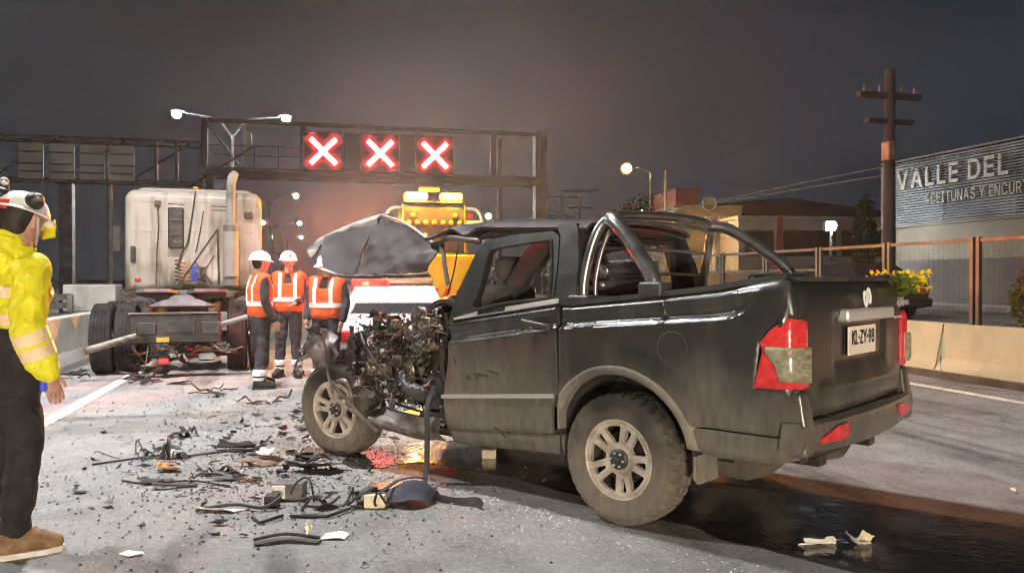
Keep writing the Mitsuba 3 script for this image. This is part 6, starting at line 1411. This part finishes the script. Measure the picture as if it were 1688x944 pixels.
debris('plastic_wreckage', 'pile of dark flat strips left of the cream box', 'debris', [('strip', strips((-1.08, 5.0, 0), 16, 0.34, 0.010, 22, True, 0.13, 0.05), 'dark_bits'), ('scrap', scrap(-1.12, 5.05, (0.22, 0.12, 0.06), 23), 'grey_plastic'), ('frame', tube([(-1.30, 4.80, 0.01), (-1.08, 4.78, 0.014), (-0.98, 4.92, 0.02)], 0.010, 6), 'dark_bits')])
debris('cream_box', 'small cream box beside the dark blue cloth', 'box', [('case', rbox(-0.905, -0.775, 4.98, 5.07, 0.003, 0.085, 0.01), 'card_cream')])
debris('dark_cloth', 'crumpled dark blue cloth lying on the road beside the cream box', 'cloth', [('fold', fold([[(-0.80, 5.02, 0.012), (-0.78, 5.16, 0.07), (-0.76, 5.30, 0.02)], [(-0.68, 4.98, 0.05), (-0.66, 5.12, 0.14), (-0.62, 5.30, 0.05)], [(-0.58, 4.99, 0.07), (-0.56, 5.14, 0.13), (-0.54, 5.28, 0.06)], [(-0.50, 5.04, 0.012), (-0.49, 5.14, 0.05), (-0.47, 5.26, 0.012)]], 0.01, 3, 0.05), 'cloth_blue'), ('strap', tube(curve([(-0.96, 5.20, 0.03), (-0.82, 5.02, 0.09), (-0.70, 5.20, 0.13), (-0.55, 5.28, 0.12)], 6), 0, flat=(0.03, 0.005, (0, 0, 1))), 'black_cloth')])
debris('plastic_sheet', 'flat grey plastic sheet lying behind the dark blue cloth', 'sheet', [('sheet', fold([[(-0.98, 5.32, 0.01), (-0.96, 5.50, 0.03)], [(-0.78, 5.32, 0.04), (-0.74, 5.54, 0.03)], [(-0.55, 5.36, 0.02), (-0.50, 5.50, 0.01)]], 0.006, 5, 0.03), 'grey_plastic')])
debris('trim_piece', 'long black and silver trim piece at the near edge of the debris', 'debris', [('strip', tube(curve([(-1.36, 4.30, 0.012), (-1.20, 4.36, 0.02), (-1.02, 4.33, 0.012)], 6), 0, flat=(0.055, 0.012, (0, 0.2, 1))), 'grey_plastic'), ('edge', tube(curve([(-1.37, 4.33, 0.022), (-1.22, 4.40, 0.030), (-1.03, 4.37, 0.020)], 6), 0.009, 6), 'dark_bits')])
debris('plastic_bag', 'crumpled cream plastic wrapper beside the flat white card', 'litter', [('film', scrap(-1.09, 4.42, (0.08, 0.07, 0.06), 25, 0.003), 'card_cream')])
debris('white_card', 'flat white card lying on the road at the near edge of the debris', 'card', [('card', fold([[(-1.03, 4.38, 0.006), (-1.02, 4.47, 0.010)], [(-0.94, 4.38, 0.014), (-0.935, 4.48, 0.018)], [(-0.90, 4.38, 0.006), (-0.89, 4.47, 0.008)]], 0.003, 6, 0.01), 'paper_white')])
debris('paper_scrap', 'small white paper scrap alone on the road near the person in yellow', 'paper', [('sheet', scrap(-1.93, 4.14, (0.07, 0.035, 0.015), 27, 0.002), 'paper_white')])
debris('plastic_cup', 'crushed white plastic cup behind the pickup at the lower right, left of a second piece', 'litter', [('cup', scrap(1.63, 4.28, (0.13, 0.06, 0.035), 28, 0.003), 'paper_white')])
debris('plastic_cup', 'small upright white crumpled cup at the lower right, right of the flat one', 'litter', [('cup', scrap(1.80, 4.29, (0.07, 0.06, 0.07), 29, 0.003), 'paper_white'), ('rim', scrap(1.86, 4.30, (0.05, 0.03, 0.05), 30, 0.003), 'card_cream')])
debris('paper_scrap', 'white scrap on the road at the right edge, near the shadow', 'paper', [('sheet', scrap(3.30, 5.38, (0.07, 0.04, 0.015), 31, 0.002), 'paper_white')])
debris('small_carton', 'little cream carton under the pickup door', 'box', [('case', rbox(-0.235, -0.125, 6.35, 6.44, 0.003, 0.075, 0.008), 'card_cream')])
debris('cable_offcut', 'thin bent cable lying along the road near the wire heap', 'debris', [('cable', tube(curve([(-2.70, 5.66, 0.008), (-2.5, 5.58, 0.008), (-2.2, 5.62, 0.015), (-1.9, 5.50, 0.008)], 8), 0.007, 6), 'dark_bits')])
debris('black_clump', 'dark clumps of torn rubber lying against the median beside the lorry wheels', 'debris', [('scrap', scrap(-6.35, 12.0, (0.3, 0.16, 0.07), 32), 'dark_bits'), ('strip', strips((-6.2, 11.6, 0), 9, 0.5, 0.014, 33, True, 0.25), 'dark_bits')])
debris('rubber_shreds', 'shreds of torn rubber on the road under the tail of the lorry', 'debris', [('strip', strips((-4.9, 11.1, 0), 14, 0.45, 0.014, 34, True, 0.3), 'dark_bits'), ('scrap', scrap(-4.4, 10.9, (0.25, 0.12, 0.04), 35), 'black_plastic')])
for k in range(180):        # loose fragments of the crash
    while True:
        x, y = rd.normal(-2.0, 0.62), rd.normal(6.7, 1.25)
        if 4.3 < y < 10.5 and x < -0.75 - 0.12 * (y - 5) and x > -4.2: break
    s = rd.uniform(0.018, 0.062) * (1.25 if y > 7.5 else 1.0)
    m = scrap(x, y, (s, s * rd.uniform(0.35, 0.8), s * rd.uniform(0.2, 0.6)), 2000 + k, 0.003, 4)
    solo('fragment', m, ['dark_bits', 'dark_bits', 'black_plastic', 'grey_plastic', 'torn_metal', 'rust_metal'][rd.integers(6)], 'small dark broken fragment lying scattered on the road between the lorry and the wreck', 'fragment', 'small dark fragments scattered over the road')
def grains(n, fn, r0, r1, seed):
    q = np.random.default_rng(seed); vs, fs = [], []
    tet = np.array([(1, 1, 1), (1, -1, -1), (-1, 1, -1), (-1, -1, 1)], float)
    for k in range(n):
        x, y = fn(q); r = q.uniform(r0, r1); Qm, _ = np.linalg.qr(q.normal(size=(3, 3))); t = tet @ Qm.T * r * V(1, 1, 0.6) * 0.6
        t[:, 2] -= t[:, 2].min() - 0.001; i0 = len(vs); vs += list(t + V(x, y, 0)); fs += [[i0, i0 + 1, i0 + 2], [i0, i0 + 3, i0 + 1], [i0, i0 + 2, i0 + 3], [i0 + 1, i0 + 3, i0 + 2]]
    m = trimesh.Trimesh(np.array(vs), np.array(fs), process=False); return m
def near_band(q):
    t = q.uniform(0, 1); return L3((-0.6, 5.0), (1.3, 3.8), t)[0] + q.normal() * 0.10, L3((-0.6, 5.0), (1.3, 3.8), t)[1] - abs(q.normal()) * 0.30 + 0.12
def field(q): return q.normal(-1.7, 0.75), q.normal(6.0, 1.0)
def front(q): return q.normal(0.1, 0.8), q.uniform(3.6, 4.7)
def under(q):
    a = V(*(CAR[:3, 3] + FW * q.uniform(0.2, 2.0) + LW * (0.95 + abs(q.normal()) * 0.22))); return a[0], a[1]
scene['glass_crumbs'] = mikit.ply(cat(grains(240, near_band, 0.003, 0.007, 1), grains(700, field, 0.003, 0.009, 2), grains(160, front, 0.002, 0.005, 3), grains(350, under, 0.004, 0.011, 4)), 'shard_glass')
labels['glass_crumbs'] = {'label': 'crumbs of broken window glass glittering on the road', 'category': 'glass', 'kind': 'stuff'}
scene['grit'] = mikit.ply(cat(grains(2600, field, 0.003, 0.013, 5), grains(500, lambda q: (q.normal(-3.2, 0.9), q.normal(8.8, 1.2)), 0.004, 0.016, 6)), 'dark_bits')
labels['grit'] = {'label': 'dark crash grit strewn over the road', 'category': 'grit', 'kind': 'stuff'}
# dark wet sheet under the wreck and along the dark band behind it
q = np.linspace(0, 2 * np.pi, 140, endpoint=False)
bx = np.array([(2.75, 0.55), (2.62, 0.84), (2.38, 1.04), (2.16, 1.00), (2.05, 0.62), (1.5, 0.52), (0.6, 0.55), (-0.6, 0.72), (-1.8, 0.80), (-3.2, 0.86), (-4.0, 0.6), (-4.0, -0.5), (-2.6, -0.52), (-1.2, -0.55), (0.4, -0.30), (1.6, -0.45), (2.3, -0.3), (2.6, 0.1)])
ol = curve(np.vstack([bx, bx[:1]]), 12)[:-1]
ol = ol + 0.10 * (meshkit.fbm(np.c_[ol * 3.1, np.zeros(len(ol))], 3)[:, None] - 0.5) + 0.05 * (meshkit.fbm(np.c_[ol * 11, np.ones(len(ol))], 2)[:, None] - 0.5)
pud = extrude(Polygon(ol).buffer(0), 0.003)
def wet(p, n, uv): return mix(mi.Color3f(0.030, 0.028, 0.026), mi.Color3f(0.055, 0.05, 0.045), smoothstep(0.35, 0.7, fbm(p.x * 6, p.y * 6, 1.0, 4)))
mat('dark_wet', wet, lambda p, n, uv: 0.06 + 0.16 * smoothstep(0.5, 0.75, fbm(p.x * 4, p.y * 4, 5.0, 4)), spec=0.5, bump=lambda p, n, uv: noise(p.x * 40, p.y * 40), bscale=0.0012)
pd_ = xf(pud); pd_.apply_translation((0, 0, 0.0015)); 
struct('dark_wet_sheet', pd_, 'dark_wet', M=CAR)
# ---------------------------------------------------------------- the air
scene['haze_surface'] = {'type': 'null'}
scene['haze'] = {'type': 'cube', 'to_world': T().translate([0, 120, 14]).scale([420, 420, 15.3]), 'bsdf': {'type': 'ref', 'id': 'haze_surface'},
                 'interior': {'type': 'ref', 'id': 'night_air'}}
labels['haze'] = {'label': 'thin night mist glowing round the lamps', 'kind': 'stuff'}

# smoke placed over the service lorry to carry the lamp glow, thinning out to nothing inside its box
x0, x1, y0, y1, z0, z1 = -9.0, 5.5, 8.6, 30.0, 0.2, 11.0
gz_, gy_, gx_ = np.meshgrid(np.linspace(z0, z1, 44), np.linspace(y0, y1, 60), np.linspace(x0, x1, 50), indexing='ij')
rr_ = np.sqrt(((gx_ + 1.6) / 6.6) ** 2 + ((gy_ - 20.5) / 5.6) ** 2 + ((gz_ - 4.6) / 4.6) ** 2)
dens = np.clip(1 - rr_, 0, 1) ** 1.2 * np.clip(0.35 + 1.8 * (meshkit.fbm(np.stack([gx_, gy_, gz_], -1) * 0.35 + 5.0, 3) - 0.3), 0.1, 1.6)
r2_ = np.sqrt(((gx_ + 2.1) / 1.9) ** 2 + ((gy_ - 11.6) / 2.6) ** 2 + ((gz_ - 1.7) / 1.5) ** 2)      # added haze blob standing in for the bloom round the red lamp
dens = 0.85 * dens + 1.9 * np.clip(1 - r2_, 0, 1) ** 1.3 * np.clip(0.3 + 2.0 * (meshkit.fbm(np.stack([gx_, gy_, gz_], -1) * 0.9 + 2.0, 3) - 0.3), 0.1, 1.6)
scene['smoke_medium'] = {'type': 'heterogeneous', 'albedo': {'type': 'constvolume', 'value': {'type': 'rgb', 'value': [0.93, 0.93, 0.93]}}, 'phase': {'type': 'hg', 'g': 0.55},
    'sigma_t': {'type': 'gridvolume', 'grid': mi.VolumeGrid(np.ascontiguousarray((HAZE + 0.030 * dens)[..., None]).astype(np.float32)), 'filter_type': 'trilinear',
                'to_world': T().translate([x0, y0, z0]).scale([x1 - x0, y1 - y0, z1 - z0])}}
scene['smoke'] = {'type': 'cube', 'to_world': T().translate([(x0 + x1) / 2, (y0 + y1) / 2, (z0 + z1) / 2]).scale([(x1 - x0) / 2, (y1 - y0) / 2, (z1 - z0) / 2]),
                  'bsdf': {'type': 'ref', 'id': 'haze_surface'}, 'interior': {'type': 'ref', 'id': 'smoke_medium'}, 'exterior': {'type': 'ref', 'id': 'night_air'}}
labels['smoke'] = {'label': 'thin orange lit smoke over the yellow service lorry, placed to carry lamp glow', 'category': 'smoke', 'kind': 'stuff'}
